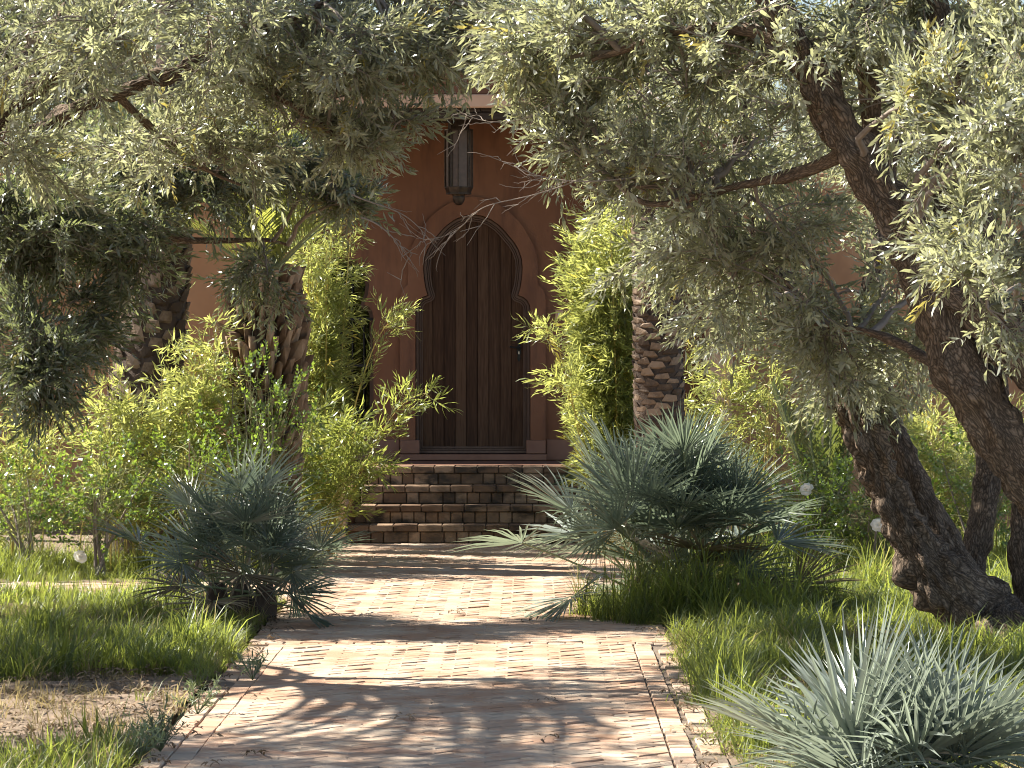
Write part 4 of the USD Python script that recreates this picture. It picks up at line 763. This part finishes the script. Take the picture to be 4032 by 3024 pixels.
rose('rose_bush', 'rose bush with one pale flower low down, left of the fan palm', gx(215, 25.9), 92, 0.95, 0.95, 130, [(at(172, 1204, 25.5), 0.05)], M['rose_leaf'])
rose('rose_bush', 'rose bush directly behind the left fan palm', gx(420, 25.9), 93, 1.05, 1.0, 140, [], M['rose_leaf'])
rose('rose_bush', 'tallest leafy rose bush below the short shaggy palm', gx(560, 26.2), 94, 1.55, 0.95, 170, [], M['rose_leaf'])
rose('rose_bush', 'rose bush with a white rose held high, right of the largest fan palm', gx(1760, 26.2), 95, 0.85, 1.0, 150, [(at(1743, 1058, 25.7), 0.052), (at(1690, 1160, 25.8), 0.026)], M['rose_leaf'])
rose('rose_bush', 'rose bush with a white rose against the leaning olive trunk', gx(1890, 25.9), 96, 0.75, 1.0, 140, [(at(1897, 1135, 25.3), 0.054)], M['rose_leaf'])
rose('rose_bush', 'rose bush at the far right behind the forked olive trunk', gx(2130, 26.4), 97, 1.1, 1.1, 150, [], M['rose_leaf'])

# ------------------------------------------------------------------ grass, weeds, litter
def tuft(rng, n, h, w, mat, lean=0.35, r=0.035):
    a = rng.uniform(0, 6.28, n); b = np.c_[rng.normal(0, r, (n, 2)), np.zeros(n)]; hh = h * rng.uniform(0.45, 1.1, n); ln = lean * rng.uniform(0.2, 1.5, n)
    o = np.c_[np.cos(a), np.sin(a), np.zeros(n)]; s = np.c_[-np.sin(a), np.cos(a), np.zeros(n)]; up = np.array([0, 0, 1.0]); V = []
    for u, ww in ((0, 0.7), (0.4, 1.0), (0.75, 0.7)):
        c = b + o * (ln * hh * u**2)[:, None] + up * (hh * u * (1 - 0.25 * ln * u))[:, None]; V += [c - s * w * ww / 2, c + s * w * ww / 2]
    V.append(b + o * (ln * hh * 1.05)[:, None] + up * (hh * (1 - 0.35 * ln))[:, None])
    v = np.stack(V, 1).reshape(-1, 3); f = np.array([[0, 1, 3], [0, 3, 2], [2, 3, 5], [2, 5, 4], [4, 5, 6]])
    return v, (f[None] + (np.arange(n) * 7)[:, None, None]).reshape(-1, 3)
def bare_patch(x, y):
    q = np.stack([x, y, x * 0], -1); e = ((x + 2.25) / 0.62)**2 + ((y - 16.4) / 2.0)**2
    return e - 1.1 + 1.1 * (meshkit.fbm(q * 1.6, 3, 9) - 0.5) * 2
def lawn(name, label, x0, x1, y0, y1, n, seed, h, mat, keep, tint=None):
    rng = np.random.default_rng(seed); x, y = rng.uniform(x0, x1, n), rng.uniform(y0, y1, n); k = (np.abs(x) < 0.17 * y + 0.9) & keep(x, y, rng); x, y = x[k], y[k]; m = len(x)
    pr = [[('blades', tuft(rng, n_, h * s, w_, mat, l_, r_), mat)] for s, n_, w_, l_, r_ in ((0.6, 24, 0.004, 1.3, 0.06), (0.85, 18, 0.0055, 0.95, 0.045), (1.0, 16, 0.006, 0.8, 0.035), (1.3, 12, 0.0065, 0.75, 0.03), (1.7, 8, 0.005, 0.6, 0.025))]
    q = np.stack([x, y, x * 0], -1); sc = np.clip(0.1 + 1.9 * (meshkit.fbm(q * 2.1, 3, seed) - 0.15), 0.25, 1.7) * rng.uniform(0.6, 1.2, m)
    ax = np.c_[rng.normal(0, 0.14, (m, 2)), np.ones(m)]
    instances(None, name, pr, np.c_[x, y, np.full(m, -0.02)], frames(ax, rng.uniform(0, 6.28, m)), sc, rng.integers(0, 5, m), label=label, category='grass', kind='stuff')
fb = lambda x, y, s, f=0.9: meshkit.fbm(np.stack([x, y, x * 0], -1) * f, 3, s)
lawn('grass', 'rough green grass on the left lawn around the bare patch', -4.4, PL - 0.02, 11.5, 23.62, 15000, 101, 0.17, M['grass'], lambda x, y, r: (bare_patch(x, y) > 0.15 * r.normal(size=len(x))) & (x < PL + 0.04 - 0.14 * fb(x, y, 4, 2.0)))
lawn('grass', 'rough green grass on the right lawn around the olive trunk', PR - 0.04, 4.4, 11.5, 24.5, 16500, 102, 0.17, M['grass'], lambda x, y, r: (x > PR - 0.05 + 0.16 * fb(x, y, 5, 2.0)) & (fb(x, y, 14, 0.8) > 0.30))
lawn('grass', 'tall sunlit grass clump at the right path edge and along the back of the right lawn', PR, 3.6, 16.5, 24.4, 5200, 108, 0.25, M['grass'], lambda x, y, r: ((x < PR + 0.30) & (y < 19.6)) | ((y > 22.4) & (x > 1.55)))
lawn('grass', 'grass under the rose bushes in the left bed', -5.2, -1.7, 25.35, 28.0, 3500, 103, 0.20, M['grass'], lambda x, y, r: fb(x, y, 15) > 0.35)
lawn('grass', 'grass under the rose bushes in the right bed', 1.1, 5.2, 25.35, 28.5, 4500, 104, 0.24, M['grass'], lambda x, y, r: fb(x, y, 16) > 0.25)
lawn('grass', 'long dark grass growing round the largest fan palm', 0.3, 2.0, 21.0, 23.4, 1500, 107, 0.30, M['grass'], lambda x, y, r: ((x - 1.05) / 0.75)**2 + ((y - 22.3) / 1.0)**2 < 1)
lawn('dry_grass', 'straw coloured dead grass between the green tufts', -4.4, 4.4, 11.5, 23.5, 6500, 105, 0.12, M['dry_grass'], lambda x, y, r: ((x < PL - 0.03) | (x > PR + 0.05)) & (fb(x, y, 17, 1.3) > 0.40))
lr = np.random.default_rng(111); n = 5200; x, y = lr.uniform(-4.0, 4.0, n), lr.uniform(12, 23.5, n)
k = ((x < PL + 0.05) & (bare_patch(x, y) < 0.9 * lr.random(n))) | (((x < PL + 0.12) | (x > PR - 0.15)) & (lr.random(n) < 0.40)) | (lr.random(n) < 0.007); x, y = x[k], y[k]; m = len(x)
lp = []
for q in range(4):
    c = 7; lp.append([('leaf', leaf_mesh(np.c_[lr.normal(0, 0.03, (c, 2)), lr.uniform(0, 0.012, c)], np.c_[lr.normal(0, 1, (c, 2)), lr.normal(0, 0.15, c)], np.c_[lr.normal(0, 0.3, (c, 2)), np.ones(c)], lr.uniform(0.03, 0.07, c), 0.012, 0.8), M['litter'])])
instances(None, 'leaf_litter', lp, np.c_[x, y, np.full(m, 0.012)], frames(np.c_[lr.normal(0, 0.1, (m, 2)), np.ones(m)], lr.uniform(0, 6.28, m)), lr.uniform(0.7, 1.3, m), lr.integers(0, 4, m), label='dry fallen leaves on the bare soil and along the path edges', category='leaf litter', kind='stuff')
def weed(label, base, seed, h, n, group=None):
    rng = np.random.default_rng(seed); t = thing('weed_plant', label, 'weed', base, group); b = np.array(base, float); ms = []
    for k in range(n):
        d = nrm([rng.normal(0, 0.5), rng.normal(0, 0.5), 1.0]); L = bez(b, b + d * h * 0.5, b + d * h * rng.uniform(0.6, 1.05) + [0, 0, -0.02], 6)
        tb = tube(L, 0.0018, 4); obj('stem', (tb[0], tb[1]), M['weed'], t)
        m_ = 12; u = rng.uniform(0.25, 1, m_); pp = np.stack([np.interp(u, np.linspace(0, 1, 6), L[:, c]) for c in range(3)], -1)
        ms.append(leaf_mesh(pp, rng.normal(0, 1, (m_, 3)) + d * 0.9, rng.normal(0, 1, (m_, 3)), rng.uniform(0.02, 0.045, m_), 0.006, 0.3))
    obj('leaves', join(ms), M['weed'], t, kind='stuff')
for k, (x, y, h, n, lab) in enumerate(((345, 1625, 0.26, 22, 'silvery weed at the left path edge in the foreground'), (425, 1545, 0.2, 14, 'silvery weed at the bend of the left path edge'), (545, 1470, 0.2, 16, 'pale weed at the left path edge in front of the fan palm'), (2030, 1330, 0.24, 20, 'pale weed at the foot of the forked olive trunk'), (1900, 1395, 0.2, 14, 'greyish weed in the right lawn left of the olive foot'), (300, 1640, 0.2, 14, 'silvery weed in the lower left corner grass'))):
    d = 13038 / (y - 743); weed(lab, gx(x, d), 120 + k, h, n)
# a fallen dead frond at the edge of the right bed
dr = np.random.default_rng(131); df = thing('fallen_frond', 'dead grey palm frond lying at the back of the right lawn', 'dead frond', (1.9, 24.2, 0.03))
date_frond(df, dr, np.array([1.75, 24.5, 0.10]), (1, -0.1, 0.02), 0.9, 0.05, M['fan_leaf_dry'], npair=22, ll=0.12, name='leaflets')
